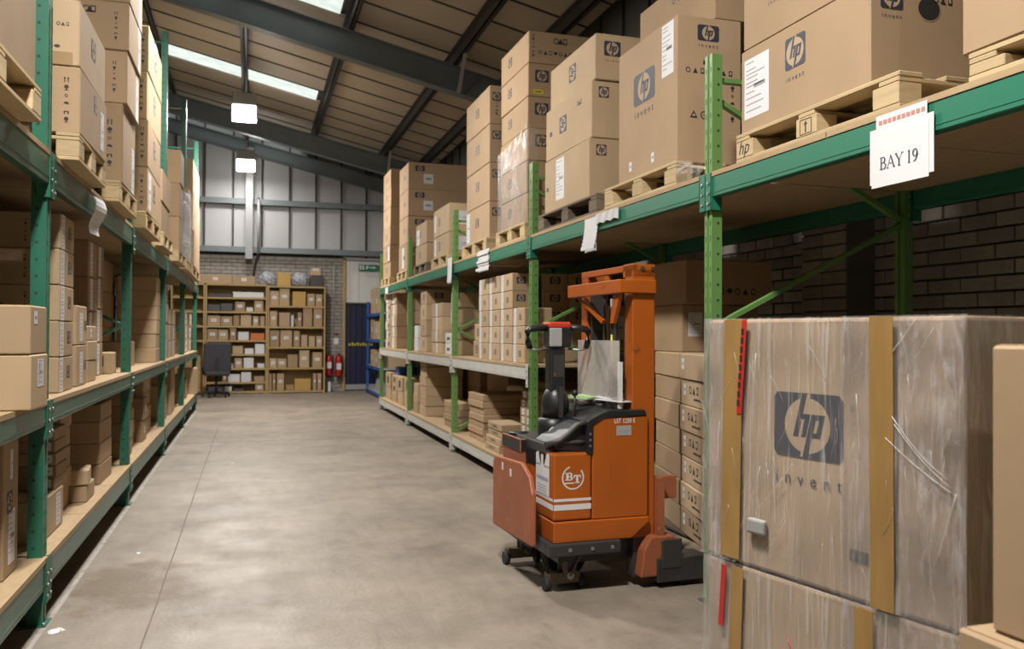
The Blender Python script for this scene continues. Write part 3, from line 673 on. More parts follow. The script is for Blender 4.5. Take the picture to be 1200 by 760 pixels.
# ------------------------------------------------------------------ right rack, upper deck: pallets of tall cartons
PH = .13; ZP = ZU + PH + .001
def on_right(n): return f'of the {n} pallet along the right upper deck'
def right_pallet(k, y0, y1, m=None, lx=1.1, ph=PH):
    return pallet(2.13 + lx / 2, (y0 + y1) / 2, ZU + .001, lx, y1 - y0, f'{"dark weathered" if m is PINE2 else "pale"} wooden pallet, {ORD[k]} from the camera on the right upper deck', m, ph)
GU = 'cartons on the right upper deck'
p1 = right_pallet(0, 1.2, 2.09, None, 1.1, .09)
carton(2.48, 1.665, ZU + .092, .72, .88, .62, CARD, 'big carton at the frame edge above the wrapped stack, paper sheet on top corner', GU, [('sheet', 'A', .13, .74, .12, .24)], rz=-.02)
p2 = right_pallet(1, 2.38, 3.41)
stick(p2, 'hand_mark', .085, .05, (-.55, .446, .055), (0, -1, 0), (0, 0, 1)); stick(p2, 'arrow_mark', .085, .07, (-.55, 0, .055), (0, -1, 0), (0, 0, 1))
carton(2.405, 2.98, ZP, .50, .85, .385, CARD, f'emblem carton with white sheet, bottom {on_right("second")}', GU,
       [('sheet', 'A', .145, .52, .19, .27), ('emblem_word', 'A', .475, .62, .135, .185), ('emblem_word', 'N', .19, .82, .10, .12), ('hole', 'N', .53, .80, .10, .085), ('symbols_h', 'N', .66, .90, .10, .03), ('symbols_h', 'N', .74, .10, .13, .05)])
carton(2.41, 2.97, ZP + .386, .50, .85, .385, CARD, f'plain emblem carton, topmost {on_right("second")}', GU, [('emblem_word', 'A', .3, .6, .135, .185), ('symbols_h', 'N', .66, .1, .14, .04)])
p3 = right_pallet(2, 3.98, 4.93)
carton(2.345, 4.385, ZP, .39, .74, .79, CARD, 'tall single emblem carton with white sheet beside the near leaf green post', GU,
       [('emblem_word', 'A', .47, .60, .27, .25), ('sheet', 'A', .86, .80, .135, .285), ('small', 'A', .23, .10, .035, .055), ('small', 'A', .62, .10, .035, .055), ('emblem_word', 'N', .48, .87, .13, .12), ('black', 'N', .48, .69, .06, .022),
        ('symbols_h', 'N', .5, .63, .30, .035), ('recycle', 'N', .42, .33, .19, .05), ('small', 'N', .62, .16, .05, .05), ('symbols_v', 'N', .86, .45, .05, .25)])
carton(2.66, 4.48, ZP + .791, .56, .92, .36, CARD3, 'greyish carton set back on top of the tall single emblem carton', GU, [('symbols_h', 'A', .6, .75, .25, .05)])
b = MB()
wv = [[(2.12 + .05 * math.sin(i * 1.3 + j) * (1 if i else 0) + .10 * i / 5, 3.955 + .03 * math.sin(2.1 * i + j) , ZP - .02 - .03 * j + .02 * math.sin(i * 1.7)) for i in range(8)] for j in range(4)]
for j in range(3):
    for i in range(7): b.face([wv[j][i], wv[j][i + 1], wv[j + 1][i + 1], wv[j + 1][i]], WRAPF)
tag(b.build('torn_wrap'), 'scrap of torn clear wrap hanging on the pallet corner beside the near post', 'plastic wrap')
right_pallet(3, 5.05, 6.22, PINE2)
stack(on_right('fourth'), 1, 2.15, 5.22, 6.12, .74, ZP, [.40, .385], CARD2, 'emblem', GU,
      lambda i, n, h: [('emblem', 'N', .115, .80, .075, .075)] + ([('sheet', 'A', .37, .55, .17, .30), ('tape_v', 'A', .22, .5, .02, .2), ('black', 'A', .07, .45, .04, .03)] if i == 0 else [('emblem_r', 'A', .40, .55, .12, .14), ('black', 'A', .12, .5, .05, .035), ('symbols_h', 'A', .75, .75, .08, .04)]), jit=.004, xoff=[0, .01])
carton(2.56, 5.64, ZP + .786, .76, .88, .31, CARD2, f'emblem carton, top third layer {on_right("fourth")}', GU, [('emblem_word', 'N', .16, .62, .12, .14), ('emblem_r', 'A', .52, .52, .12, .13), ('symbols_h', 'N', .9, .85, .1, .03)])
right_pallet(4, 6.54, 7.42)
def d5(i, n, h):
    D = [('emblem_r', 'A', .35, .55, .08, .10)]
    if i in (2, 3, 4): D.append(('emblem', 'N', .15, .62, .12, .10))
    if i == 4: D.append(('yellow', 'N', .11, .14, .09, .035))
    if i == 5: D += [('symbols_h', 'N', .35, .35, .40, .04), ('symbols_v', 'N', .05, .55, .03, .2), ('symbols_h', 'N', .35, .75, .12, .06)]
    return D
stack(on_right('fifth'), 1, 2.16, 6.58, 7.36, .80, ZP, [.25, .265, .265, .265, .275, .265], CARD, 'emblem', GU, d5, jit=.006, xoff=[0, 0, 0, 0, 0, .0])
b = MB()
for i in range(6):
    ya = 6.55 + .84 * i / 6; yb_ = ya + .14
    b.face([(2.14 + .006 * (i % 2), ya, ZP), (2.14 + .006 * ((i + 1) % 2), yb_, ZP), (2.14 + .006 * ((i + 1) % 2), yb_, ZP + .70), (2.14 + .006 * (i % 2), ya, ZP + .82 - .02 * i)], WRAPF)
for i in range(5):
    xa = 2.14 + .80 * i / 5
    if i < 1: b.face([(xa, 6.55, ZP), (xa + .1, 6.552, ZP), (xa + .1, 6.552, ZP + .75), (xa, 6.55, ZP + .82)], WRAPF)
tag(b.build('stretch_wrap'), 'shiny stretch wrap around the lower cartons of the fifth right upper pallet', 'plastic wrap')
stick(put('wrap_label', None), 'sheet', .01, .01, (0, 0, 0), (0, -1, 0), (0, 0, 1)) if False else None
right_pallet(5, 7.72, 8.72)
stack(on_right('sixth'), 1, 2.16, 7.76, 8.66, .70, ZP, [.355, .37, .37, .37], CARD, 'brown', GU,
      lambda i, n, h: [('emblem_r', 'A', .5, .55, .09, .12), ('emblem', 'N', .10, .72, .08, .08)] + ([('sheet', 'A', .09, .5, .13, .30)] if i == 0 else []) + ([('symbols_v', 'N', .1, .5, .03, .2)] if i == 3 else []), jit=.008)
right_pallet(6, 9.36, 10.3, None, .9)
stack(on_right('seventh'), 1, 2.15, 9.43, 10.27, .62, ZP, [.255, .33], CARD2, 'pale', GU, lambda i, n, h: [('emblem_r', 'A', .4, .5, .10, .1), ('sheet', 'N', .30, .5, .16, .15), ('stripe', 'A', .12, .5, .10, .2)] + ([('yellow', 'N', .62, .75, .08, .05), ('black', 'N', .62, .5, .12, .06)] if i else []))
right_pallet(7, 10.6, 11.5, PINE2)
stack(on_right('eighth'), 1, 2.15, 10.7, 11.46, .60, ZP, [.26, .29], CARD, 'brown', GU, lambda i, n, h: [('emblem_r', 'A', .4, .5, .08, .1)] + ([('sheet', 'N', .45, .4, .2, .15)] if i == 0 else [('sheet', 'A', .2, .4, .2, .2)]))
right_pallet(8, 12.02, 12.9)
stack(on_right('ninth'), 1, 2.15, 12.1, 12.85, 1.05, ZP, [.40, .39, .39, .39], CARD, 'tall brown', GU, lambda i, n, h: [('emblem_r', 'A', .6, .5, .06, .1)] + ([('sheet', 'A', .5, .5, .18, .3)] if i == 0 else [('small', 'N', .28, .4, .14, .14), ('emblem', 'N', .16, .78, .14, .08)]))
right_pallet(9, 13.66, 14.5)
stack(on_right('tenth'), 1, 2.15, 13.7, 14.45, .60, ZP, [.25, .28, .30, .33, .33, .28], CARD, 'brown', GU, lambda i, n, h: [('emblem_r', 'A', .5, .5, .10, .12)] + ([('sheet', 'A', .85, .5, .12, .22)] if i == 1 else []))

# ------------------------------------------------------------------ right rack, middle deck
GM = 'cartons on the right middle deck'
def on_mid(w): return f'{w}, right middle deck'
def dm(i, n, h): return [('stripe', 'A', .17, .5, .075, h * .97), ('emblem_r', 'A', .62, .5, .05, .06), ('emblem', 'N', .34, .6, .085, .06)]
hs5 = [.156] * 5
for k, (ya, yb_) in enumerate([(7.05, 7.42), (7.44, 7.81), (7.83, 8.18)]):
    stack(on_mid(f'of the {ORD[k + 1]} white-striped column past the truck tiller'), 1, 2.18, ya, yb_, .245, ZM, hs5, CARD2, 'striped', GM, dm, jit=.004)
stack(on_mid('of the first white-striped column past the truck tiller'), 1, 2.18, 6.70, 7.03, .245, ZM, hs5[:3], CARD2, 'striped', GM, dm, jit=.004)
for k in range(2):
    stack(on_mid(f'of the {ORD[k]} emblem column behind the green frame'), 1, 2.46 + .245 * k, 7.05, 7.45, .235, ZM + .316, hs5[:3], CARD, 'emblem', GM, lambda i, n, h: [('emblem', 'N', .5, .6, .10, .065), ('symbols_v', 'N', .9, .5, .02, .1)], jit=.003)
carton(2.70, 7.23, ZM, .48, .40, .315, CARD2, 'large plain carton under the emblem columns behind the green frame', GM)
carton(3.12, 6.95, ZM, .34, .44, .50, CARD2, 'tall pale carton by the wall behind the green frame, right middle deck', GM, [('sheet', 'N', .3, .6, .12, .2), ('yellow', 'N', .3, .2, .14, .05)])
stack(on_mid('of the two-high pile beside the far post'), 1, 2.24, 8.26, 8.62, .40, ZM, [.17, .18], CARD2, 'plain', GM, lambda i, n, h: [('emblem_r', 'A', .4, .5, .08, .09)])
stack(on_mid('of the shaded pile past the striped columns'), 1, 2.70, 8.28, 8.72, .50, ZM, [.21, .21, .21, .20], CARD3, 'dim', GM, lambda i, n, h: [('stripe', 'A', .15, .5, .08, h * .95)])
stack(on_mid('of the white-edged pile just past the third post'), 1, 2.20, 9.25, 9.50, .40, ZM, [.18, .18, .18, .17], CARD2, 'pale', GM, lambda i, n, h: [('stripe', 'A', .3, .5, .14, h * .97)])
stack(on_mid('of the low white pile beyond the third post'), 1, 2.22, 9.58, 9.90, .40, ZM, [.13, .12], WHITEBOX, 'white', GM, lambda i, n, h: [('print_line', 'A', .5, .5, .14, .04)])
stack(on_mid('of the double-emblem pile in the fourth bay'), 1, 2.20, 10.0, 10.60, .62, ZM, [.14, .14, .17, .17], CARD2, 'pale', GM, lambda i, n, h: [('stripe', 'A', .5, .5, .10, h * .95), ('emblem', 'N', .32, .5, .10, .09), ('emblem', 'N', .55, .5, .10, .09)])
stack(on_mid('of the tallest column in the fourth bay'), 1, 2.20, 10.95, 11.38, .55, ZM, [.21, .21, .21, .20], CARD2, 'pale', GM, lambda i, n, h: [('emblem_r', 'A', .5, .5, .08, .08), ('emblem', 'N', .3, .6, .12, .07)])
stack(on_mid('of the short pile left of the tallest column'), 1, 2.18, 11.45, 11.72, .40, ZM, [.18, .17], WHITEBOX, 'whitish', GM)
stack(on_mid('of the set-back pile behind the fourth bay columns'), 1, 2.88, 10.9, 11.7, .4, ZM, [.24, .24, .24], CARD3, 'dim', GM)
stack(on_mid('of the brown column in the last bay'), 1, 2.20, 13.35, 13.95, .55, ZM, [.18, .18, .18, .18, .17], CARD, 'brown', GM, lambda i, n, h: [('stripe', 'A', .5, .5, .16, h * .9)])
stack(on_mid('of the striped column at the far end'), 1, 2.20, 14.0, 14.45, .5, ZM, [.15] * 6, CARD2, 'pale', GM, lambda i, n, h: [('stripe', 'A', .3, .5, .16, h * .9), ('black', 'A', .75, .5, .12, .06)])
stack(on_mid('of the slim pile by the fifth post'), 1, 2.20, 12.0, 12.4, .4, ZM, [.19, .19, .19, .18], CARD2, 'pale', GM, lambda i, n, h: [('stripe', 'A', .5, .5, .2, h * .9)])

# ------------------------------------------------------------------ right rack, low deck
GB = 'cartons on the right low deck'
def on_low(w): return f'{w}, right low deck'
stack(on_low('of the flat stack straddling the third post'), 1, 2.22, 9.26, 9.95, .55, ZB, [.075] * 4, CARD, 'flat', GB)
stack(on_low('of the seven-high flat stack before the third post'), 1, 2.22, 8.15, 8.75, .58, ZB, [.068] * 7, CARD, 'flat', GB, jit=.02)
stack(on_low('of the four-high flat stack near the truck'), 1, 2.16, 7.35, 7.85, .45, ZB, [.065, .07, .065, .065], CARD2, 'flat', GB, lambda i, n, h: [('symbols_h', 'A', .5, .5, .2, .03)], jit=.03)
stack(on_low('of the white-labelled pile beside the second post'), 1, 2.28, 6.78, 7.12, .40, ZB, [.075] * 8, CARD3, 'labelled', GB, lambda i, n, h: [('small', 'A', .25, .5, .06, .05), ('small', 'A', .70, .5, .06, .05)], jit=.012)
stack(on_low('of the mixed pile behind the four-high flat stack'), 1, 2.70, 7.3, 7.7, .4, ZB, [.14, .12, .15, .1], CARD3, 'small', GB, lambda i, n, h: [('small', 'A', .4, .5, .1, .06)])
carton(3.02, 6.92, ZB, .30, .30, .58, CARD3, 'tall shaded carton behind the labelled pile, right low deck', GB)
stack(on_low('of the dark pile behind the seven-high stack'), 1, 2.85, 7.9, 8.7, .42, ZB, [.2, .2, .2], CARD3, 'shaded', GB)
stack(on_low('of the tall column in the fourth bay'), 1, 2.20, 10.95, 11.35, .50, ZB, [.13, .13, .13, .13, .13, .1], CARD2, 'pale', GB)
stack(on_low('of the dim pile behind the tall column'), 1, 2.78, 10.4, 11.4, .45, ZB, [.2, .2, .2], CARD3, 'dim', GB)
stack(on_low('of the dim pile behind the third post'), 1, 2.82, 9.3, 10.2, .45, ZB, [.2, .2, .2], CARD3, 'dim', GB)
stack(on_low('of the slim column by the fourth post'), 1, 2.18, 11.42, 11.72, .40, ZB, [.14, .13, .13], CARD2, 'pale', GB)
for k, (ya, yb_, hs) in enumerate([(12.1, 12.6, [.22, .22]), (12.75, 13.2, [.2, .22]), (13.3, 13.75, [.14, .14, .14]), (13.9, 14.4, [.2, .24])]):
    stack(on_low(f'of the {ORD[k]} pile in the last bay'), 1, 2.20, ya, yb_, .45, ZB, hs, CARD2, 'pale', GB, lambda i, n, h: [('black', 'A', .5, .5, .16, h * .5)] if i else [])
# small blue bin above them at the far end
carton(2.42, 13.62, ZB + .421, .3, .3, .13, BLUE, 'small blue plastic box on the third pile of the last low bay', None, name='plastic_box', cat='box')

# floor pallet in the second bay, with two columns of flat cartons turned a little
rz13 = -math.radians(13)
pallet(2.72, 4.72, 0, .85, 1.3, 'floor pallet under the long flat cartons behind the stacker truck', PINE2, .135)
def rotp(px, py): return (2.44 + px * math.cos(rz13) - py * math.sin(rz13), 4.53 + px * math.sin(rz13) + py * math.cos(rz13))
GF = 'cartons on the floor pallet behind the truck'
for col, (c0, nm) in enumerate([(-.31, 'near'), (.32, 'far')]):
    z = .137
    for i in range(7):
        cx, cy = rotp(.30 + R.uniform(-.008, .012), c0)
        h = .15
        if True:
            carton(cx, cy, z, .58, .61, h, CARD if R.random() < .6 else CARD2, f'long flat carton, {layer_word(i, 7)} of the {nm} column behind the truck mast', GF,
                   ([('small', 'A', .12, .60, .045, .065)] if col == 0 else []) + ([('symbols_h', 'A', .42, .62, .20, .055), ('print_line', 'A', .55, .30, .16, .016)] if col == 0 and i < 6 else []), 1, rz13 + R.uniform(-.015, .015))
        z += h + .001
TOPB = z
carton(2.86, 5.0, TOPB, .55, .50, .30, CARD3, 'shaded carton with two white labels on the flat cartons behind the mast', GF, [('sheet', 'N', .17, .58, .10, .15), ('sheet', 'N', .46, .48, .09, .14)])
carton(2.90, 5.02, TOPB + .301, .62, .62, .28, CARD3, 'dark carton topmost on the pile behind the truck mast', GF, [('symbols_h', 'N', .5, .3, .4, .05)])

# ------------------------------------------------------------------ left rack
GL = 'cartons on the left upper deck'
ZPL = ZUL + PH + .001
def on_left(n): return f'of the {n} pallet along the left upper deck'
def left_pallet(k, y0, y1, m=None, lx=1.1): return pallet(-.78 - lx / 2, (y0 + y1) / 2, ZUL + .001, lx, y1 - y0, f'pale wooden pallet, {ORD[k]} from the camera on the left upper deck', m, PH)
left_pallet(0, 2.55, 3.64)
carton(-1.19, 3.09, ZPL, .80, 1.0, .95, CARD3, 'big carton at the frame edge beside the nearest tall post, left upper deck', GL, [('emblem_r', 'A', .42, .45, .18, .2)], -1)
left_pallet(1, 4.38, 5.18)
dsy = lambda i, n, h: [('symbols_v', 'N', .74, .5, .05, h * .75)]
stack(on_left('second'), -1, -.775, 4.40, 5.12, .62, ZPL, [.315], CARD, 'brown symbol', GL, lambda i, n, h: [('symbols_v', 'N', .905, .5, .042, h * .72), ('emblem_r', 'A', .55, .75, .09, .08), ('sheet', 'A', .82, .45, .10, .2)], jit=.004)
carton(-1.085, 4.77, ZPL + .32, .60, .72, .315, CARD2, 'taped carton with scuffed end, top of the second left upper pallet', GL, [('hole', 'N', .84, .28, .025, .014), ('symbols_h', 'N', .88, .62, .06, .02), ('tape_v', 'N', .86, .1, .11, .06), ('emblem_r', 'A', .5, .6, .10, .12)], -1)
left_pallet(2, 5.68, 6.50)
stack(on_left('third'), -1, -.775, 5.76, 6.36, .75, ZPL, [.50, .33, .30, .31], CARD, 'symbol', GL, lambda i, n, h: [('symbols_v', 'N', .90, .5, .05, h * .62), ('sheet', 'A', .8, .3, .12, .3), ('symbols_h', 'N', .7, .8, .06, .05)], jit=.006, xoff=[0, -.02, -.035, -.04])
left_pallet(3, 7.06, 8.12)
stack(on_left('fourth'), -1, -.775, 7.08, 8.08, .62, ZPL, [.35, .37, .37, .36], CARD, 'tall symbol', GL, lambda i, n, h: [('symbols_v', 'N', .93, .5, .05, h * .7), ('emblem_r', 'A', .5, .6, .14, .16)] + ([('sheet', 'A', .15, .5, .2, .28)] if i == 0 else []), jit=.006)
left_pallet(4, 8.45, 9.4)
stack(on_left('fifth'), -1, -.80, 8.5, 9.35, .60, ZPL, [.3, .3], CARD, 'brown', GL)
left_pallet(5, 10.2, 11.2)
stack(on_left('sixth'), -1, -.775, 10.25, 10.75, .55, ZPL, [.38, .38, .38], CARD3, 'tall symbol', GL, lambda i, n, h: [('symbols_v', 'N', .6, .5, .06, h * .8)])
left_pallet(6, 11.4, 12.32)
stack(on_left('seventh'), -1, -.785, 11.85, 12.28, .45, ZPL, [.32, .32, .32], CARD2, 'brown', GL)
b = MB()
for i in range(4):
    a0, a1 = i / 4, (i + 1) / 4
    b.face([(-.77, 11.84 + .43 * a0, ZPL), (-.77, 11.84 + .43 * a1, ZPL), (-.768, 11.84 + .43 * a1, ZPL + .9), (-.768, 11.84 + .43 * a0, ZPL + .9)], WRAPF)
b.face([(-1.22, 11.825, ZPL), (-.77, 11.825, ZPL), (-.77, 11.825, ZPL + .9), (-1.22, 11.825, ZPL + .9)], BAG)
tag(b.build('stretch_wrap'), 'grey stretch wrap around the seventh pallet of the left upper deck', 'plastic wrap')
left_pallet(7, 12.5, 14.2)
stack(on_left('eighth'), -1, -.775, 12.55, 14.1, .8, ZPL, [.5, .5, .5], CARD2, 'lamplit pale', GL, lambda i, n, h: [('black', 'A', .35, .5, .04, .06)], jit=.02)

GLM = 'cartons on the left middle deck'
def on_lmid(w): return f'{w}, left middle deck'
stack(on_lmid('of the plain pair overhanging by the nearest post'), -1, -.80, 3.62, 3.90, .50, ZML, [.215, .19], CARD2, 'plain', GLM, lambda i, n, h: [('sheet', 'A', .55, .65, .10, .11)] if i == 0 else [('small', 'A', .3, .75, .05, .05)], jit=.004)
stack(on_lmid('of the white-striped stack behind the nearest post'), -1, -.90, 4.63, 4.98, .34, ZML, [.178] * 5, CARD2, 'striped', GLM, lambda i, n, h: [('stripe', 'A', .18, .5, .085, h * .96), ('emblem_r', 'A', .68, .55, .06, .075), ('symbols_v', 'N', .55, .5, .03, .12)], jit=.004)
stack(on_lmid('of the two-high pair beyond the white-striped stack'), -1, -.91, 5.12, 5.43, .36, ZML, [.23, .22], CARD2, 'labelled', GLM, lambda i, n, h: [('stripe', 'A', .45, .45, .09, h * .72), ('emblem_r', 'A', .85, .5, .05, .06)], jit=.004)
stack(on_lmid('of the little three-high pile'), -1, -.92, 5.55, 5.86, .25, ZML, [.13, .12, .09], CARD2, 'small', GLM, lambda i, n, h: [('small', 'A', .4, .5, .05, .05)] if i == 2 else [])
for k, (ya, yb_, hs) in enumerate([(5.5, 5.98, [.235] * 4), (6.0, 6.32, [.20, .24, .22, .24]), (6.34, 6.62, [.23, .23, .22, .22])]):
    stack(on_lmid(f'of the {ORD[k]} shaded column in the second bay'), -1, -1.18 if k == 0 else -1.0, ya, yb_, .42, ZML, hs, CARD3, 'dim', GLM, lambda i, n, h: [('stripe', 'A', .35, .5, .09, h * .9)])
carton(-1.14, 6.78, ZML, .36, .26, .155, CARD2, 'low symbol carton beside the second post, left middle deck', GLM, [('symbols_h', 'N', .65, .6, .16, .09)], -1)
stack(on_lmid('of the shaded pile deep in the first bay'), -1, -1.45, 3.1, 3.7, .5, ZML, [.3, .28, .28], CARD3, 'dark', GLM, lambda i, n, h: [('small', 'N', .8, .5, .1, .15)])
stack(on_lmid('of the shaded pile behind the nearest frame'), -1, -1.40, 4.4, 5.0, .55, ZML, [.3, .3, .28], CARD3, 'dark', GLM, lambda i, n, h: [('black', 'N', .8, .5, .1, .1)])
stack(on_lmid('of the six-high pile past the second post'), -1, -.90, 9.12, 9.50, .36, ZML, [.145, .14, .14, .14, .15, .145], CARD2, 'round-edged plain', GLM, jit=.012)
carton(-1.2, 8.2, ZML, .36, .5, .22, CARD2, 'small carton behind the six-high pile, left middle deck', GLM, [('stripe', 'A', .4, .5, .12, .2)], -1)
stack(on_lmid('of the tall dark column before the six-high pile'), -1, -1.30, 8.55, 9.3, .6, ZML, [.35, .33, .3], CARD3, 'dark', GLM)
for k, (ya, yb_) in enumerate([(10.3, 10.75), (10.8, 11.2), (11.25, 11.7)]):
    stack(on_lmid(f'of the {ORD[k]} grey-brown column in the third bay'), -1, -.93, ya, yb_, .4, ZML, [.2, .2, .19] if k else [.22, .2, .22, .22], CARD, 'brown', GLM, lambda i, n, h: [('stripe', 'A', .4, .5, .1, h * .9)])
for k, (ya, yb_) in enumerate([(12.7, 13.1), (13.3, 13.8), (14.2, 14.7)]):
    stack(on_lmid(f'of the {ORD[k]} label column in the last bay'), -1, -.92, ya, yb_, .4, ZML, [.2, .2, .2], CARD2, 'pale', GLM, lambda i, n, h: [('small', 'A', .45, .5, .22, .15)])

GLB = 'cartons on the left low deck'
def on_llow(w): return f'{w}, left low deck'
carton(-1.115, 3.93, ZBL, .36, .22, .58, CARD, 'tall upright carton at the frame edge, left low deck', GLB, [('emblem_r', 'A', .4, .52, .09, .08), ('sheet', 'A', .55, .27, .10, .22), ('sheet', 'A', .5, .78, .04, .12)], -1)
carton(-1.10, 4.68, ZBL, .34, .48, .20, CARD2, 'open topped carton under the five small labelled cartons, left low deck', GLB, [('stripe', 'A', .75, .5, .1, .16)], -1)
stack(on_llow('of the five-high pile on the open carton'), -1, -.93, 4.74, 5.02, .26, ZBL + .202, [.062] * 5, CARD3, 'small labelled', GLB, lambda i, n, h: [('small', 'N', .80, .5, .07, .04)])
stack(on_llow('of the leaning tall pile after the labelled one'), -1, -.98, 5.14, 5.44, .38, ZBL, [.11, .12, .12, .11, .1], CARD, 'flat', GLB, jit=.02)
carton(-1.02, 5.60, ZBL, .22, .26, .10, CARD2, 'small pale carton beside the leaning tall pile, left low deck', GLB, side=-1)
carton(-1.00, 5.56, ZBL + .102, .18, .22, .09, CARD2, 'smaller pale carton upon another beside the leaning pile, left low deck', GLB, side=-1, rz=.1)
stack(on_llow('of the four-high broad pile before the second post'), -1, -.93, 6.08, 6.55, .48, ZBL, [.13, .14, .14, .115], CARD, 'wide', GLB, lambda i, n, h: [('small', 'N', .5, .5, .05, .05)], jit=.008)
stack(on_llow('of the dark pile behind the broad pile'), -1, -1.46, 5.9, 6.6, .45, ZBL, [.2, .2, .18], CARD3, 'dark', GLB)
for k, (ya, yb_, hs) in enumerate([(7.25, 7.6, [.14, .14, .14, .1]), (7.75, 8.1, [.12, .12, .1]), (8.3, 8.6, [.2, .2]), (8.8, 9.4, [.14, .13, .14, .13])]):
    stack(on_llow(f'of the {ORD[k]} pile in the third bay'), -1, -.92 - .05 * (k % 2), ya, yb_, .4, ZBL, hs, CARD if k % 2 else CARD3, 'brown', GLB, lambda i, n, h: [('small', 'A', .5, .5, .06, .06)])
for k, (ya, yb_, hs) in enumerate([(10.2, 10.6, [.4]), (11.0, 11.6, [.28, .27]), (12.7, 13.2, [.2, .2]), (13.6, 13.9, [.3])]):
    stack(on_llow(f'of the {ORD[k]} far pile beyond the third post'), -1, -.92, ya, yb_, .4, ZBL, hs, CARD, 'brown', GLB)
carton(-.98, 14.75, ZBL, .3, .3, .42, CARD2, 'tall pale carton at the far end of the left low deck', GLB, side=-1)
b = MB(); b.lathe([(.0, 0), (.06, .01), (.085, .08), (.06, .17), (.02, .22), (.035, .26)], BLUE, n=10)
tag(b.build('plastic_bag', None, (-1.0, 14.75, ZUL + .002)), 'small blue plastic bag at the far end of the left upper deck', 'bag')

# paper notices on the beams
def serif_text(bm, cx, cy, hgt, m):
    z = .0012; t = hgt * .045; T = hgt * .12
    def seg(x0, y0, x1, y1, wd):
        d = Vector((x1 - x0, y1 - y0)); n = Vector((-d.y, d.x)).normalized() * wd / 2
        bm.face([(x0 - n.x, y0 - n.y, z), (x1 - n.x, y1 - n.y, z), (x1 + n.x, y1 + n.y, z), (x0 + n.x, y0 + n.y, z)], m)
    def arc(x, y, rx, ry, a0, a1, n=10, k0=t, k1=T):
        for q in range(n):
            a = a0 + (a1 - a0) * q / n; c = a0 + (a1 - a0) * (q + 1) / n; wd = k0 + (k1 - k0) * abs(math.cos((a + c) / 2))
            seg(x + rx * math.cos(a), y + ry * math.sin(a), x + rx * math.cos(c), y + ry * math.sin(c), wd)
    H = hgt; P = math.pi; x = cx - 2.2 * H; y = cy - H / 2
    seg(x + .15 * H, y, x + .15 * H, y + H, T); seg(x, y + t/2, x + .4 * H, y + t/2, t); seg(x, y + H - t/2, x + .35 * H, y + H - t/2, t); seg(x + .1 * H, y + .53 * H, x + .38 * H, y + .53 * H, t)
    arc(x + .34 * H, y + .765 * H, .22 * H, .22 * H, -P/2, P/2); arc(x + .38 * H, y + .27 * H, .26 * H, .255 * H, -P/2, P/2)
    x += .85 * H; seg(x, y, x + .36 * H, y + H, t); seg(x + .36 * H, y + H, x + .74 * H, y, T); seg(x - .1 * H, y + t/2, x + .14 * H, y + t/2, t); seg(x + .6 * H, y + t/2, x + .86 * H, y + t/2, t); seg(x + .12 * H, y + .36 * H, x + .6 * H, y + .36 * H, t)
    x += .92 * H; seg(x, y + H, x + .36 * H, y + .45 * H, T); seg(x + .72 * H, y + H, x + .36 * H, y + .45 * H, t); seg(x + .36 * H, y, x + .36 * H, y + .47 * H, T); seg(x - .1 * H, y + H - t/2, x + .16 * H, y + H - t/2, t); seg(x + .58 * H, y + H - t/2, x + .82 * H, y + H - t/2, t); seg(x + .22 * H, y + t/2, x + .5 * H, y + t/2, t)
    x += 1.28 * H; seg(x + .15 * H, y, x + .15 * H, y + H, T); seg(x, y + t/2, x + .3 * H, y + t/2, t); seg(x, y + .86 * H, x + .15 * H, y + .98 * H, t)
    x += .5 * H; arc(x + .27 * H, y + .68 * H, .22 * H, .29 * H, 0, 2 * P, 16); arc(x + .05 * H, y + .62 * H, .45 * H, .60 * H, -P * .48, .1, 8)
def beam_notice(name, y0, y1, ztop, zbot, label, text=None, curl=0.0, x=2.112, header=True, crump=0.0):
    t = empty(name, label, 'paper notice', (x, (y0 + y1) / 2, (ztop + zbot) / 2), 0, 'paper notices on the beams')
    W = y1 - y0; Hh = ztop - zbot; b = MB(); n = 8
    def off(k): return -.004 - curl * (k / n) ** 2 - crump * math.sin(k * 1.9)
    for k in range(n):
        za, zb = Hh/2 - Hh * k / n, Hh/2 - Hh * (k + 1) / n; a, c = off(k), off(k + 1)
        b.hexa([(a, -W/2, zb), (a + .0015, -W/2, zb), (a + .0015, W/2, zb), (a, W/2, zb), (a, -W/2, za), (a + .0015, -W/2, za), (a + .0015, W/2, za), (a, W/2, za)], PAPER)
    b.build('sheet', t)
    b = MB(); b.box(-.0055, -.004, -W/2 + .02, W/2 - .01, -Hh/2 - .012, Hh/2 - .02, PAPER); b.build('back_sheet', t)
    if header:
        b = MB(); b.box(-.003, -.0015, -W * .40, W * .40, Hh/2 - .01, Hh/2 + .045, PAPER)
        for k in range(10): b.box(-.0035, -.003, -W * .37 + k * W * .074, -W * .37 + (k + .75) * W * .074, Hh/2 + .010, Hh/2 + .026, INKR)
        b.build('header_strip', t)
    if text:
        b = MB(); serif_text(b, .0, 0, .043, INK)
        o = b.build('lettering', t); M = Matrix(((0, -1, 0), (0, 0, 1), (-1, 0, 0))).transposed().to_4x4(); M.translation = Vector((-.0062 - curl * .4, .0, -.028)); o.matrix_local = M
    return t
beam_notice('paper_notice', 2.205, 2.50, 2.03, 1.835, 'white paper notice reading BAY 19 on the near green beam', 'BAY 19', 0)
beam_notice('paper_notice', 4.98, 5.20, 2.06, 1.85, 'curled blank paper hanging from the green beam above the stacker truck', None, .035, header=False)
b = MB()
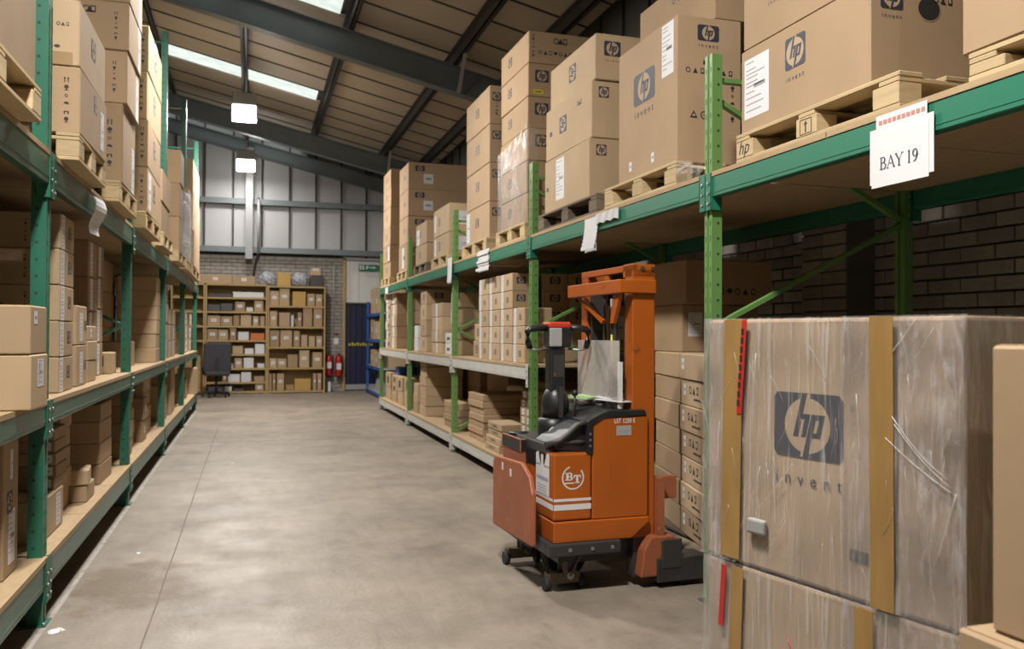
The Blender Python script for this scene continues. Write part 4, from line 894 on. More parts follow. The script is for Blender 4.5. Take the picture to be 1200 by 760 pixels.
for k in range(6):
    ya = 4.66 + .055 * k; b.hexa([(2.100, ya, 2.0 + .012 * (k % 2)), (2.108, ya, 2.0 + .012 * (k % 2)), (2.108, ya + .055, 2.0 + .012 * ((k + 1) % 2)), (2.100, ya + .055, 2.0 + .012 * ((k + 1) % 2)), (2.098 - .006 * (k % 2), ya, 2.066), (2.108, ya, 2.066), (2.108, ya + .055, 2.066), (2.098 - .006 * ((k + 1) % 2), ya + .055, 2.066)], PAPER)
tag(b.build('torn_paper'), 'torn white paper strip beside the curled paper on the green beam', 'paper')
beam_notice('paper_notice', 7.55, 7.95, 2.10, 1.905, 'crumpled white paper hanging from the beam above the striped cartons', None, .02, header=False, crump=.012)
beam_notice('paper_notice', 9.02, 9.22, 2.14, 1.87, 'narrow white paper hanging on the beam at the third right post', None, .01, x=2.10, header=False)
beam_notice('paper_notice', 13.6, 13.9, 2.05, 1.96, 'small white tag on the far green beam of the right rack', None, 0, header=False)
t = empty('paper_notice', 'limp white paper hanging from the left upper beam before the second post', 'paper notice', (-.846, 5.2, 1.96), 0, 'paper notices on the beams')
b = MB()
for k in range(8):
    za, zb = .09 - .026 * k, .09 - .026 * (k + 1); f = lambda q: .01 + .02 * math.sin(q * .7); wv_ = lambda q: .13 - .006 * q
    b.hexa([(f(k + 1), -wv_(k + 1), zb), (f(k + 1) + .001, -wv_(k + 1), zb), (f(k + 1) + .001 + .02, wv_(k + 1), zb), (f(k + 1) + .02, wv_(k + 1), zb), (f(k), -wv_(k), za), (f(k) + .001, -wv_(k), za), (f(k) + .021, wv_(k), za), (f(k) + .02, wv_(k), za)], PAPER)
b.build('sheet', t)

# ------------------------------------------------------------------ wrapped printer cartons standing in the aisle
A2 = Vector((1.138, 1.95, 0)); B2 = Vector((1.291, 1.275, 0)); ang = math.atan2((B2 - A2).y, (B2 - A2).x)
FW = .692; DP = .62
pal = pallet(0, 0, 0, .6, .7, 'wooden pallet under the two wrapped emblem cartons', PINE, .125)
nrm = Vector((-(A2 - B2).normalized().y, (A2 - B2).normalized().x, 0)) * -1      # into the box
mid = (A2 + B2) / 2 + nrm * (DP / 2)
pal.location = (mid.x, mid.y, 0); pal.rotation_euler = (0, 0, ang + math.pi / 2)
def wrapped(z, h, label, front):
    """local frame: x along the face from far to near end, y into the box, z up; origin at far bottom corner of the face"""
    t = empty('wrapped_carton', label, 'cardboard box', (A2.x, A2.y, z), ang, 'wrapped emblem cartons')
    # into-the-box axis is local +y when x runs A->B ; check handedness below
    s = 1 if (Matrix.Rotation(ang, 4, 'Z') @ Vector((0, 1, 0))).dot(nrm) > 0 else -1
    b = MB(); b.box(0, FW, *sorted((0, s * DP)), 0, h - .003, CARDG); b.bevel(.008, 2); b.build('body', t)
    g = []
    nx, nz = 26, 22; q = random.Random(int(z * 100))
    def sheet(P, name, m=WRAP):
        b = MB(); b.mi(m); vv = [[b.bm.verts.new(P(i / nx, k / nz)) for k in range(nz + 1)] for i in range(nx + 1)]
        for i in range(nx):
            for k in range(nz): f = b.bm.faces.new([vv[i][k], vv[i + 1][k], vv[i + 1][k + 1], vv[i][k + 1]]); f.smooth = True
        return b
    j = lambda u, v, k: .0035 * math.sin(u * 9 + v * 4 + k) * math.sin(v * 7 + u * 3) + .0025 * math.sin(31 * u + 5 * v + k) + q.uniform(0, .0015)
    bulge = lambda u, v: .014 * math.exp(-(u / .09) ** 2) * max(0, 1 - v) ** 1.2
    b = sheet(lambda u, v: (-.006 - bulge(u, v) * .9 + (FW + .015) * u + bulge(u, v) * .0, -s * (.0045 + .5 * j(u, v, 1)), -.0 + (h + .0) * v), 'film'); b.build('stretch_wrap', t)
    for (ua, ub, kk) in ((.80, 1.0, 7), (.0, .16, 9), (.60, .80, 11)):
        b = sheet(lambda u, v: (-.006 + (FW + .015) * (ua + (ub - ua) * u) - bulge(ua + (ub - ua) * u, v) * .9, -s * (.0082 + .25 * j(u, v, kk)), (h if kk != 9 else h) * v), 'film', WRAPF if kk != 11 else WRAP); b.build('stretch_wrap', t)
    b = sheet(lambda u, v: (FW + .009 + j(u, v, 2), s * (-.006 + (DP + .012) * u), -.0 + (h + .0) * v), 'film', WRAPF); b.build('stretch_wrap', t)
    b = sheet(lambda u, v: (-.008 + (FW + .016) * u, s * (-.006 + (DP + .012) * v), h - .002), 'film'); b.build('stretch_wrap', t)
    b = sheet(lambda u, v: (-.009 - j(u, v, 5) - bulge(0, v) * .9, s * (-.006 + (DP + .012) * u), -.0 + (h + .0) * v), 'film'); b.build('stretch_wrap', t)
    def fr(x0, x1, z0, z1, m, name, dx=0.0, off=.0012, th=.0012):
        b = MB(); b.hexa([(x0, -s * off, z0), (x1, -s * off, z0), (x1, -s * (off + th), z0), (x0, -s * (off + th), z0), (x0 + dx, -s * off, z1), (x1 + dx, -s * off, z1), (x1 + dx, -s * (off + th), z1), (x0 + dx, -s * (off + th), z1)], m); return b.build(name, t)
    front(t, fr, s, h); return t
HB = .606; Z1 = .128; Z2 = Z1 + HB + .003
def front_top(t, fr, s, h):
    fr(.056, .120, 0.01, .602, TAPE, 'packing_tape', .012, .0088); fr(.494, .550, .0, .604, TAPE, 'packing_tape', -.004, .0088)
    fr(.112, .128, .37, .602, REDTAPE, 'red_tape', .018, .0102)
    b = MB()
    for k in range(9): 
        z = .39 + k * .022; b.box(.114 + .0018 * k, .122 + .0018 * k, -.0124, -.0112, z, z + .014, INKB)
    if s < 0:
        for v in b.bm.verts: v.co.y *= -1
    b.build('tape_print', t)
    o = put('printed_emblem', decal_mesh('emblem', .195, .147), t); M = Matrix(((1, 0, 0), (0, 0, 1), (0, -s, 0))).transposed().to_4x4(); M.translation = Vector((.322, -s * .0012, 1.096 - Z2)); o.matrix_local = M
    b = MB(); add_text(b, 'i n v e n t', 0, 0, .185, INK, .0006, 0, 1.15); disc(b, .118, .175, .006, .006, INKG, .0006, 12, r2=.6)
    o = b.build('lettering', t); M.translation = Vector((.325, -s * .0012, .972 - Z2)); o.matrix_local = M
    fr(.436, .482, .083, .107, INKB, 'black_label', 0, .0006)
    b = MB(); b.box(.150, .206, -s * .002 if s > 0 else .002, -s * .016 if s > 0 else .016, .085, .122, GREYP); b.bevel(.006, 2); o = b.build('plastic_handle', t); o['label'] = 'small grey plastic hand grip'
    # white strands along the film creases, their highlights put into the colour
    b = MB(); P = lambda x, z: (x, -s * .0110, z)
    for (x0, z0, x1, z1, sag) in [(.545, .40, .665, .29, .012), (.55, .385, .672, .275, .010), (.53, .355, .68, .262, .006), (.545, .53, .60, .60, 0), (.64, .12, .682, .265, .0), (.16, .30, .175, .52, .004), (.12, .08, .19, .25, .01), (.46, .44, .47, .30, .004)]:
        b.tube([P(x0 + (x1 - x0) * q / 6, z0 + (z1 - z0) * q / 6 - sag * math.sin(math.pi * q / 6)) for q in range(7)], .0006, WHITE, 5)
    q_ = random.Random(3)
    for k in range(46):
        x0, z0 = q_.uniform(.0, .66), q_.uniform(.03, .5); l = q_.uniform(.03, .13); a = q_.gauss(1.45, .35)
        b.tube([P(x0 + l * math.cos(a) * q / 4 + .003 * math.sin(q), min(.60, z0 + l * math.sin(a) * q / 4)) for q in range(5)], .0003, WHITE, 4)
    b.build('film_crease_glint', t)['kind'] = 'stuff'
    b = MB(); b.box(FW + .010, FW + .0135, *sorted((s * .30, s * .335)), .46, .60, REDTAPE); b.build('red_tape', t)
def front_low(t, fr, s, h):
    fr(.080, .120, .2, h - .006, TAPE, 'packing_tape', .014, .0088); fr(.455, .500, .2, h - .006, TAPE, 'packing_tape', .0, .0088)
    fr(.050, .066, h - .165, h - .01, REDTAPE, 'red_tape', .012, .0102)
    b = MB(); b.tube([(.27 + .05 * q / 5, -s * .012, h - .13 - .012 * q - .03 * (q / 5) ** 2) for q in range(6)], .0012, RED, 5); b.build('red_thread', t)
wrapped(Z1, HB, 'film-wrapped emblem carton on the pallet, lower of the two in front', front_low)
wrapped(Z2, HB, 'film-wrapped carton with large printed emblem and red tape, upper of the two', front_top)

pallet(1.42, .55, 0, .68, .80, 'wooden pallet under the two plain cartons at the frame edge', PINE, .125)
carton(1.42, .58, .127, .72, .96, .725, CARD, 'plain carton, lower of two at the frame edge beside the wrapped cartons', 'plain cartons at the frame edge', rz=.02)
carton(1.43, .56, .854, .68, .93, .435, CARD, 'plain carton, upper of two at the frame edge beside the wrapped cartons', 'plain cartons at the frame edge', rz=.02)

# ------------------------------------------------------------------ orange stacker truck
T = empty('stacker_truck', 'orange pedestrian stacker truck with black tiller parked against the right rack', 'stacker truck', (1.44, 3.95, 0), math.radians(1.5))
def part(b, name, par=None): return b.build(name, par or T)
b = MB(); b.prism([(.212, .368), (.525, .368), (.525, .885), (.272, .885), (.212, .845)], .0, .70, ORANGE); b.bevel(.006); ch = part(b, 'chassis_cover')
b = MB(); b.box(.0, .206, .0, .40, .372, .705, ORANGE); b.bevel(.010, 2); comp = part(b, 'battery_cover')
b = MB()
b.prism([(0, .262), (.43, .262), (.53, .34), (.53, .368), (0, .368)], -.008, .72, ORANGE); b.bevel(.006); part(b, 'base_skirt')
b = MB(); b.box(-.03, .36, -.03, .03, .20, .264, BLACK2); b.box(-.03, .02, .03, .36, .20, .264, BLACK2); b.bevel(.008, 2); bu = part(b, 'bumper')
for x in (.08, .20, .31):
    b = MB(); b.tube([(x, -.034, .232), (x, -.028, .232)], .010, STEEL, 8); part(b, 'bumper_bolt', bu)
b = MB(); b.box(.06, .50, .08, .66, .14, .262, BLACK); part(b, 'undercarriage')
# black louvre panel with bolts between covers
b = MB(); b.box(.180, .214, -.004, .02, .70, .845, BLACK); lv = part(b, 'side_panel')
for z in (.74, .77, .80):
    b = MB(); b.tube([(.197, -.008, z), (.197, -.004, z)], .006, STEEL, 8); part(b, 'panel_bolt', lv)
# stripes and logo on the battery cover
def face_mesh(fn, name, par, origin, u, v):
    b = MB(); fn(b); o = b.build(name, par); u = Vector(u); v = Vector(v); n = u.cross(v); M = Matrix((u, v, n)).transposed().to_4x4(); M.translation = Vector(origin) + n * .0008; o.matrix_local = M; return o
def stripes(w_):
    def f(b): plate(b, 0, w_, 0, .028, WHITE, .0006); plate(b, 0, w_, .043, .057, WHITE, .0006)
    return f
face_mesh(stripes(.202), 'white_stripes', comp, (.002, 0, .425), (1, 0, 0), (0, 0, 1))
face_mesh(stripes(.396), 'white_stripes', comp, (0, .398, .425), (0, -1, 0), (0, 0, 1))
def btlogo(b):
    disc(b, 0, 0, .060, .060, WHITE, .0006, 30, math.radians(108), math.radians(400), r2=.88)
    W_ = WHITE; z = .0006
    def q(x0, y0, x1, y1): b.box(x0, x1, y0, y1, 0, z, W_)
    q(-.036, -.014, -.024, .026); q(-.042, .020, -.016, .026); q(-.042, -.014, -.016, -.008); q(-.024, .003, -.014, .008)
    disc(b, -.016, .0155, .0125, .0105, W_, z, 12, -math.pi / 2, math.pi / 2, r2=.35); disc(b, -.015, -.003, .0145, .011, W_, z, 12, -math.pi / 2, math.pi / 2, r2=.35)
    q(.003, .006, .043, .013); q(.003, -.002, .009, .013); q(.037, -.002, .043, .013); q(.017, -.026, .029, .010); q(.011, -.028, .035, -.021)
    q(-.046, -.030, .006, -.024)
face_mesh(btlogo, 'round_emblem', comp, (.105, 0, .585), (1, 0, 0), (0, 0, 1))
def lab(b):
    plate(b, -.095, .095, -.09, .07, PAPER, .0006)
    b.prism([(-.095, .06), (-.03, .06), (-.06, .13), (-.095, .12)], 0, .0006, PAPER, 'z'); b.prism([(.02, .06), (.095, .06), (.095, .14), (.06, .13)], 0, .0006, PAPER, 'z')
    b.box(-.02, .01, .03, .12, 0, .0012, WHITE); b.box(-.08, .08, -.01, .01, .0003, .001, LILAC)
    for k in range(4): b.box(-.07, .06, -.08 + k * .014, -.076 + k * .014, .0003, .001, INKG)
face_mesh(lab, 'torn_label', comp, (0, .15, .565), (0, -1, 0), (0, 0, 1))
b = MB(); b.box(.06, .17, .06, .16, .7055, .7065, PAPER); part(b, 'paper_label', comp)
def model(b): add_text(b, 'LST 1250 E', 0, 0, .118, WHITE, .0008, 0, 1.1, .024, bold=.02)
face_mesh(model, 'lettering', ch, (.390, 0, .862), (1, 0, 0), (0, 0, 1))
def mplate(b): plate(b, -.042, .042, -.025, .025, GREYP, .0012); b.box(-.03, .03, -.004, .0, .001, .0016, INKG); b.box(-.03, .02, -.014, -.011, .001, .0016, INKG)
face_mesh(mplate, 'type_plate', ch, (.385, 0, .812), (1, 0, 0), (0, 0, 1))
# black top cover and housing
b = MB(); b.prism([(.212, .846), (.272, .886), (.515, .886), (.505, .915), (.30, .918), (.255, .900), (.18, .865), (.18, .82)], -.006, .66, BLACK); b.bevel(.006, 2); part(b, 'top_cover')
b = MB(); b.box(.0, .212, .10, .70, .60, .742, BLACK2); b.bevel(.008, 2); part(b, 'drive_housing')
b = MB(); b.prism([(.03, .742), (.06, .765), (.10, .800), (.14, .838), (.175, .856), (.212, .850), (.225, .80), (.225, .72), (.19, .70), (.03, .72)], .05, .34, BLACK); b.bevel(.006, 2); part(b, 'housing_arch')
b = MB(); b.box(-.03, .10, .41, .72, .45, .72, ORANGE2); b.box(-.034, .104, .406, .724, .66, .735, BLACK); b.bevel(.006, 2); part(b, 'step_housing')
b = MB(); b.tube([(-.01, .10, .745), (.06, .06, .755), (.16, .05, .755), (.205, .06, .75)], .012, BLACK2); part(b, 'guard_rail')
b = MB(); b.tube([(-.02, .05, .748), (.05, .045, .765), (.10, .04, .802), (.14, .035, .842), (.175, .03, .858), (.20, .03, .845), (.212, .03, .80), (.212, .03, .73)], .016, BLACK2); part(b, 'guard_rail')
b = MB(); b.lathe([(.0, 0), (.03, 0), (.055, .004), (.055, .012), (.02, .014)], BLACK, (.03, .62, .735), 14); part(b, 'cap')
# tiller
tx, ty = .155, .37
b = MB(); b.lathe([(.085, .70), (.087, .80), (.084, .845), (.06, .853), (.0, .853)], BLACK, (tx - .01, ty, 0), 20); hb = part(b, 'tiller_base')
face_mesh(lambda b: (disc(b, 0, 0, .03, .036, WHITE, .002, 20), b.box(-.018, .018, .004, .012, .0018, .003, INKB), b.box(-.018, .018, -.012, -.004, .0018, .003, INKB), disc(b, 0, .024, .007, .007, INKB, .003, 10)), 'round_label', hb, (tx - .045, ty - .0935, .775), (.97, -.22, 0), (0, 0, 1))
b = MB(); b.lathe([(.074, .853), (.076, .92), (.070, .965), (.052, 1.0), (.03, 1.02)], BLACK, (tx, ty, 0), 18); b.box(tx - .012, tx + .012, ty - .088, ty + .05, .855, 1.02, BLACK2); part(b, 'tiller_joint')
b = MB(); b.box(tx - .048, tx + .042, ty - .045, ty + .04, .99, 1.235, BLACK); b.bevel(.012, 2); col_ = part(b, 'tiller_column')
face_mesh(lambda b: (plate(b, -.03, .032, -.09, .03, BLACK2, .0015), plate(b, -.026, -.018, -.08, -.07, REDP, .003)), 'column_panel', col_, (tx, ty - .045, 1.16), (1, 0, 0), (0, 0, 1))
b = MB(); b.box(tx - .055, tx + .075, ty - .05, ty + .05, 1.23, 1.345, BLACK); b.bevel(.012, 2); hd = part(b, 'tiller_head')
b = MB(); b.box(tx - .058, tx + .072, ty - .052, ty + .05, 1.335, 1.368, REDP); b.bevel(.010, 2); part(b, 'safety_button', hd)
b = MB(); b.box(tx - .055, tx + .015, ty - .062, ty - .04, 1.235, 1.335, GREYP); b.bevel(.006, 2); part(b, 'front_plate', hd)
for sg in (-1, 1):
    x0 = tx - .05 if sg < 0 else tx + .07
    xe = tx - .17 if sg < 0 else tx + .185
    b = MB(); b.tube([(x0, ty - .01, 1.335), ((x0 + xe) / 2, ty - .015, 1.335), (xe - sg * .012, ty - .02, 1.328), (xe, ty - .02, 1.315), (xe - sg * .004, ty - .02, 1.26), (xe - sg * .014, ty - .02, 1.225)], [.018, .019, .019, .019, .018, .016], BLACK); hnd = part(b, 'handle', hd)
    b = MB(); b.tube([(xe - sg * .014, ty - .02, 1.225), (x0 + (xe - x0) * .6, ty - .02, 1.214), (x0, ty - .01, 1.222)], .007, STEEL, 6); part(b, 'handle_guard', hd)
b = MB(); b.tube([(.20, .20, .85), (.198, .20, .985)], .006, BLACK, 6); b.lathe([(.0, 0), (.016, .006), (.018, .02), (.01, .034), (.0, .036)], BLACK, (.198, .20, .975), 10); part(b, 'control_lever')
# mast
b = MB(); b.box(.445, .575, .025, .115, .255, 1.645, ORANGE); b.bevel(.005); m1 = part(b, 'mast_column')
b = MB(); b.box(.445, .575, .60, .69, .255, 1.645, ORANGE); b.bevel(.005); part(b, 'mast_column')
b = MB(); b.box(.46, .55, .12, .15, .2, 1.60, BLACK2); b.box(.46, .55, .565, .595, .2, 1.60, BLACK2); b.box(.46, .56, .04, .11, .05, .26, BLACK2); b.box(.46, .56, .61, .68, .05, .26, BLACK2); part(b, 'inner_rail')
b = MB(); b.tube([(.50, .36, .3), (.50, .36, 1.15)], .04, BLACK, 12); b.tube([(.50, .36, 1.15), (.50, .36, 1.5)], .022, BLACK2, 10); part(b, 'lift_cylinder')
b = MB(); b.box(.47, .478, .28, .30, .5, 1.5, BLACK2); b.box(.47, .478, .42, .44, .5, 1.5, BLACK2); part(b, 'lift_chain')
b = MB(); b.tube([(.46, .30, .9), (.458, .30, 1.30)], .006, YELLOW, 6); part(b, 'yellow_hose')
b = MB(); b.box(.30, .44, .02, .69, .30, .88, BLACK); part(b, 'mast_inner_cover')
b = MB(); b.box(.36, .40, .03, .67, 1.515, 1.585, ORANGE); b.box(.36, .57, .00, .032, 1.515, 1.585, ORANGE); b.box(.36, .57, .668, .70, 1.515, 1.585, ORANGE); b.bevel(.004); ch_ = part(b, 'crosshead')
b = MB(); b.hexa([(.38, .12, 1.36), (.40, .12, 1.36), (.40, .16, 1.36), (.38, .16, 1.36), (.38, .04, 1.52), (.40, .04, 1.52), (.40, .12, 1.52), (.38, .12, 1.52)], ORANGE); part(b, 'gusset', ch_)
b = MB(); b.bar((.39, .60, 1.52), (.44, .36, 1.37), .03, .02, ORANGE); part(b, 'gusset', ch_)
b = MB(); b.box(.445, .475, .025, .69, 1.63, 1.665, ORANGE); b.box(.445, .575, .025, .14, 1.60, 1.668, ORANGE); b.box(.445, .475, .60, .69, 1.585, 1.64, ORANGE); b.box(.45, .47, .33, .38, 1.585, 1.64, ORANGE); b.bevel(.003); part(b, 'mast_top_frame')
b = MB(); b.tube([(.50, .024, 1.645), (.50, .018, 1.645)], .012, BLACK2, 8); b.tube([(.56, .024, 1.645), (.56, .018, 1.645)], .010, BLACK2, 8); part(b, 'mast_bolt')
g = MB(); n = 10
for k in range(n):
    y0 = .06 + .54 * k / n; y1 = .06 + .54 * (k + 1) / n; xs = lambda y: .385 - .02 * math.sin((y - .06) / .54 * math.pi)
    g.hexa([(xs(y0), y0, .92), (xs(y0) + .004, y0, .92), (xs(y1) + .004, y1, .92), (xs(y1), y1, .92), (xs(y0), y0, 1.27), (xs(y0) + .004, y0, 1.27), (xs(y1) + .004, y1, 1.27), (xs(y1), y1, 1.27)], GUARD)
part(g, 'clear_guard')
b = MB(); b.box(.375, .395, .035, .055, .92, 1.16, WHITE); part(b, 'guard_edge')
# fork carriage and load legs
b = MB(); b.box(.60, .63, .05, .66, .45, .55, ORANGE2); b.box(.60, .72, .05, .075, .44, .56, ORANGE2); b.bevel(.004); part(b, 'fork_carriage')
b = MB(); b.bar((.595, .01, .25), (.595, .01, .56), .035, .05, ORANGE2); part(b, 'carriage_post')
for (ya, yb_) in ((-.03, .11), (.60, .74)):
    b = MB(); b.prism([(.47, .06), (.49, .20), (.53, .265), (.66, .265), (.70, .21), (.70, .06)], ya, yb_ - .03, ORANGE2); b.bevel(.008, 2); part(b, 'leg_fairing')
    b = MB(); b.box(.56, .85, ya - .012, yb_ - .01, .03, .155, BLACK2); b.bevel(.006, 2); lg = part(b, 'load_leg')
    for x in (.74,):
        b = MB(); b.tube([(x, ya + .02, .045), (x, yb_ - .04, .045)], .045, RUBBER, 14); part(b, 'load_wheel', lg)
b = MB(); b.box(.585, .70, -.045, -.030, .10, .25, BLACK2); b.bevel(.004); part(b, 'leg_guard')
for (ya) in (.17, .60):
    b = MB(); b.box(.64, .84, ya, ya + .09, .09, .115, BLACK2); part(b, 'fork')
# castors
def castor(x, y):
    b = MB(); b.prism([(x - .085, .035), (x + .085, .035), (x + .085, .085), (x + .05, .105), (x - .02, .085), (x - .085, .095)], y - .045, y - .037, RUST); b.box(x - .085, x + .085, y - .037, y + .03, .05, .085, RUST); b.bevel(.003); c = part(b, 'castor_bracket')
    for sx in (-1, 1):
        b = MB(); b.tube([(x + sx * .092 - .014, y - .02, .036), (x + sx * .092 + .014, y - .02, .036)], .036, RUBBER, 14); part(b, 'castor_wheel', c)
    for (xa, xb) in ((.02, .085), (.0, -.005)):
        b = MB(); b.bar((x + xa, y - .052, .075), (x + xb, y - .04, .185), .024, .012, RUST); part(b, 'castor_fork', c)
    b = MB(); b.tube([(x + .025, y - .06, .075), (x + .025, y - .04, .075)], .020, STEEL, 8); part(b, 'castor_bolt', c)
    b = MB(); b.tube([(x + .03, y, .085), (x + .03, y, .21)], .05, BLACK2, 10); part(b, 'castor_stem', c)
castor(.10, .13); castor(.06, .66)
b = MB(); b.tube([(.20, .30, .11), (.20, .42, .11)], .11, RUBBER, 20); part(b, 'drive_wheel')
# folded rider platform
pl = MB(); pl.prism([(.70, .22), (.70, .58), (.66, .615), (.22, .635), (.10, .58), (.055, .50), (.055, .24)], -.095, -.068, ORANGE2, 'x'); pl.bevel(.008, 2); pf = part(pl, 'rider_platform')
b = MB(); b.tube([(-.07, .12, .23), (-.07, .62, .23)], .016, BLACK2, 8); b.box(-.07, .0, .30, .45, .21, .25, BLACK2); part(b, 'hinge', pf)
for (y, z) in ((.52, .575), (.38, .56)):
    b = MB(); b.box(-.097, -.094, y - .012, y + .012, z - .02, z + .02, WHITE); part(b, 'white_mark', pf)
# papers lying on the truck
b = MB()
for k in range(3): b.bar((1.70 + .02 * k, 4.30 + .02 * k, .925 + .004 * k), (1.78 + .02 * k, 4.14 + .01 * k, .923 + .004 * k), .14, .003, GREENPAPER)
tag(b.build('paper_pad', None, (0, .10, .030)), 'crumpled green paper lying on the truck cover behind the lever', 'paper')
b = MB(); b.bar((1.78, 4.22, .926), (1.84, 4.02, .924), .13, .004, PAPER); b.bar((1.77, 4.26, .935), (1.81, 4.12, .931), .06, .006, PAPER)
tag(b.build('paper_sheet', None, (.035, -.03, .030)), 'white papers lying on the truck cover under the clear guard', 'paper')
b = MB(); b.box(1.735, 1.80, 4.13, 4.16, .937, .955, BLACK); b.bevel(.004); tag(b.build('marker_pen'), 'small black marker lying between the papers on the truck', 'pen')

# ------------------------------------------------------------------ far end: wooden shelving, chair, extinguishers, blue rack
def sx(zx): return .34 + ((230 + zx / 4.47) - 313) / 55.3
def sz(zy): return max(0.0, (461.2 - (300 + zy / 4.47)) / 54.6)
YS = 18.92
def shelving(label, x0, x1, shelves, grp):
    t = empty('shelving_unit', label, 'shelving unit', (x0, YS, 0), 0, grp); W = x1 - x0
    for xx in (0, W - .03):
        b = MB(); b.box(xx, xx + .03, 0, .42, 0, 2.32, PLY); b.build('side_panel', t)
    b = MB(); b.box(0, W, .42, .43, 0, 2.32, PLY); b.build('back_panel', t)
    for z in shelves:
        b = MB(); b.box(.03, W - .03, 0, .42, z - .035, z, PLY); b.build('shelf', t)
    return t
LS = [sz(v) for v in (150, 220, 293, 368, 442, 515, 588, 660)] + [.05]; RS = [sz(v) for v in (155, 260, 370, 477, 587)] + [.05]
shelving('wooden shelving unit with nine shelves of small boxes, beside the office chair', -.92, .335, LS, 'wooden shelving units')
shelving('wooden shelving unit with six shelves, beside the fire extinguishers', .345, 1.56, RS, 'wooden shelving units')
shelving('partly hidden wooden shelving unit behind the left rack end', -1.6, -.93, LS[:5] + [.05], 'wooden shelving units')
MAT = dict(b=CARD, p=CARD2, t=CARD3, w=WHITEBOX, d=DARKBOX, o=ORBOX, y=YELBOX, l=LILAC)
NM = dict(b='brown', p='light brown', t='tan', w='white', d='dark', o='orange', y='yellowish', l='lilac')
SH = {('left', 0): [(25, 190, 100, 'b'), (192, 308, 104, 'p')], ('left', 1): [(65, 188, 198, 'd'), (194, 352, 188, 'w')],
      ('left', 2): [(65, 130, 255, 'd'), (135, 195, 248, 'd'), (205, 258, 238, 't'), (262, 298, 268, 'w'), (302, 350, 232, 'b')],
      ('left', 3): [(60, 126, 312, 'b'), (135, 195, 315, 'b'), (198, 230, 310, 't'), (233, 290, 308, 'p'), (296, 328, 312, 'p'), (332, 358, 312, 'b')],
      ('left', 4): [(65, 118, 382, 'b'), (122, 174, 384, 'b'), (180, 214, 376, 't'), (222, 278, 395, 'w'), (284, 356, 402, 'o')],
      ('left', 5): [(155, 190, 482, 'b'), (195, 250, 468, 'p'), (256, 304, 482, 'w'), (307, 358, 458, 'w')],
      ('left', 6): [(165, 200, 562, 'w'), (205, 246, 532, 'b'), (251, 304, 530, 'w'), (320, 358, 560, 'w')],
      ('left', 7): [(145, 170, 612, 't'), (173, 235, 616, 'w'), (238, 292, 606, 'w'), (305, 358, 628, 'b')],
      ('left', 8): [(75, 152, 684, 'l'), (156, 195, 682, 'w'), (205, 255, 694, 'd'), (310, 358, 672, 'b')],
      ('right', 0): [(420, 490, 80, 'y'), (590, 655, 98, 'd')],
      ('right', 1): [(376, 425, 178, 'b'), (430, 485, 165, 'p'), (498, 570, 180, 'y'), (576, 618, 190, 'b'), (620, 658, 192, 'b')],
      ('right', 2): [(380, 420, 284, 'b'), (430, 488, 292, 'b'), (493, 506, 305, 'w'), (526, 550, 290, 't'), (554, 605, 266, 'b'), (609, 658, 266, 'b')],
      ('right', 3): [(380, 432, 386, 't'), (437, 500, 386, 'b'), (505, 540, 388, 't'), (545, 580, 410, 'p'), (585, 620, 416, 'p'), (625, 658, 416, 'p')],
      ('right', 4): [(380, 418, 535, 'p'), (421, 472, 536, 'b'), (475, 530, 514, 't'), (536, 590, 492, 'p'), (606, 658, 502, 'b')],
      ('right', 5): [(379, 394, 606, 't'), (399, 416, 606, 't'), (420, 460, 606, 'b'), (512, 600, 634, 'y'), (609, 630, 606, 'b'), (633, 656, 606, 'b')]}
for (sd, k), items in SH.items():
    zs_ = (LS if sd == 'left' else RS)[k]
    zy = {('left', 0): 150, ('left', 1): 220, ('left', 2): 293, ('left', 3): 368, ('left', 4): 442, ('left', 5): 515, ('left', 6): 588, ('left', 7): 660, ('left', 8): 712, ('right', 0): 155, ('right', 1): 260, ('right', 2): 370, ('right', 3): 477, ('right', 4): 587, ('right', 5): 700}[(sd, k)]
    for q, (a, c, top, mk) in enumerate(items):
        x0, x1 = sx(a), sx(c); hh = max(.04, (zy - top - 4) / 4.47 / 54.6); wd = max(.05, x1 - x0 - .012)
        x0c = min(max((x0 + x1) / 2, (-.875 if sd == 'left' else .39) + wd / 2), (.29 if sd == 'left' else 1.51) - wd / 2) if k else (x0 + x1) / 2
        dpt = R.uniform(.25, .34)
        bay = 'nine-shelf unit' if sd == 'left' else 'six-shelf unit'
        where = f'on top of the {bay}' if k == 0 else f'on {bay} tier {ORD[k - 1]} from top'
        nq = layer_word(0, 1) if len(items) == 1 else f'{ORD[q]} from left'
        D = [('small', 'N', .5, .55, min(.10, wd * .5), min(.06, hh * .4))] if mk in 'bpt' and R.random() < .75 else []
        carton(x0c, YS + .02 + dpt / 2, zs_ + .001, wd, dpt, hh, MAT[mk], f'{NM[mk]} box, {nq} {where}', 'small boxes on the wooden shelving', D, 1, R.uniform(-.015, .015), 'storage_box', 'box')
carton(sx(372 + 66), YS + .12, RS[3] + .001, .50, .1, .03, WHITEBOX, 'long flat white box at the front of the six-shelf unit third tier', 'small boxes on the wooden shelving', name='storage_box', cat='box') if False else None
carton(sx(620), YS + .16, RS[0] + .001 + .245, .22, .22, .16, CARD2, 'small half-open box on the dark box above the extinguishers', 'small boxes on the wooden shelving', [('small', 'N', .5, .8, .12, .05)], name='storage_box', cat='box')
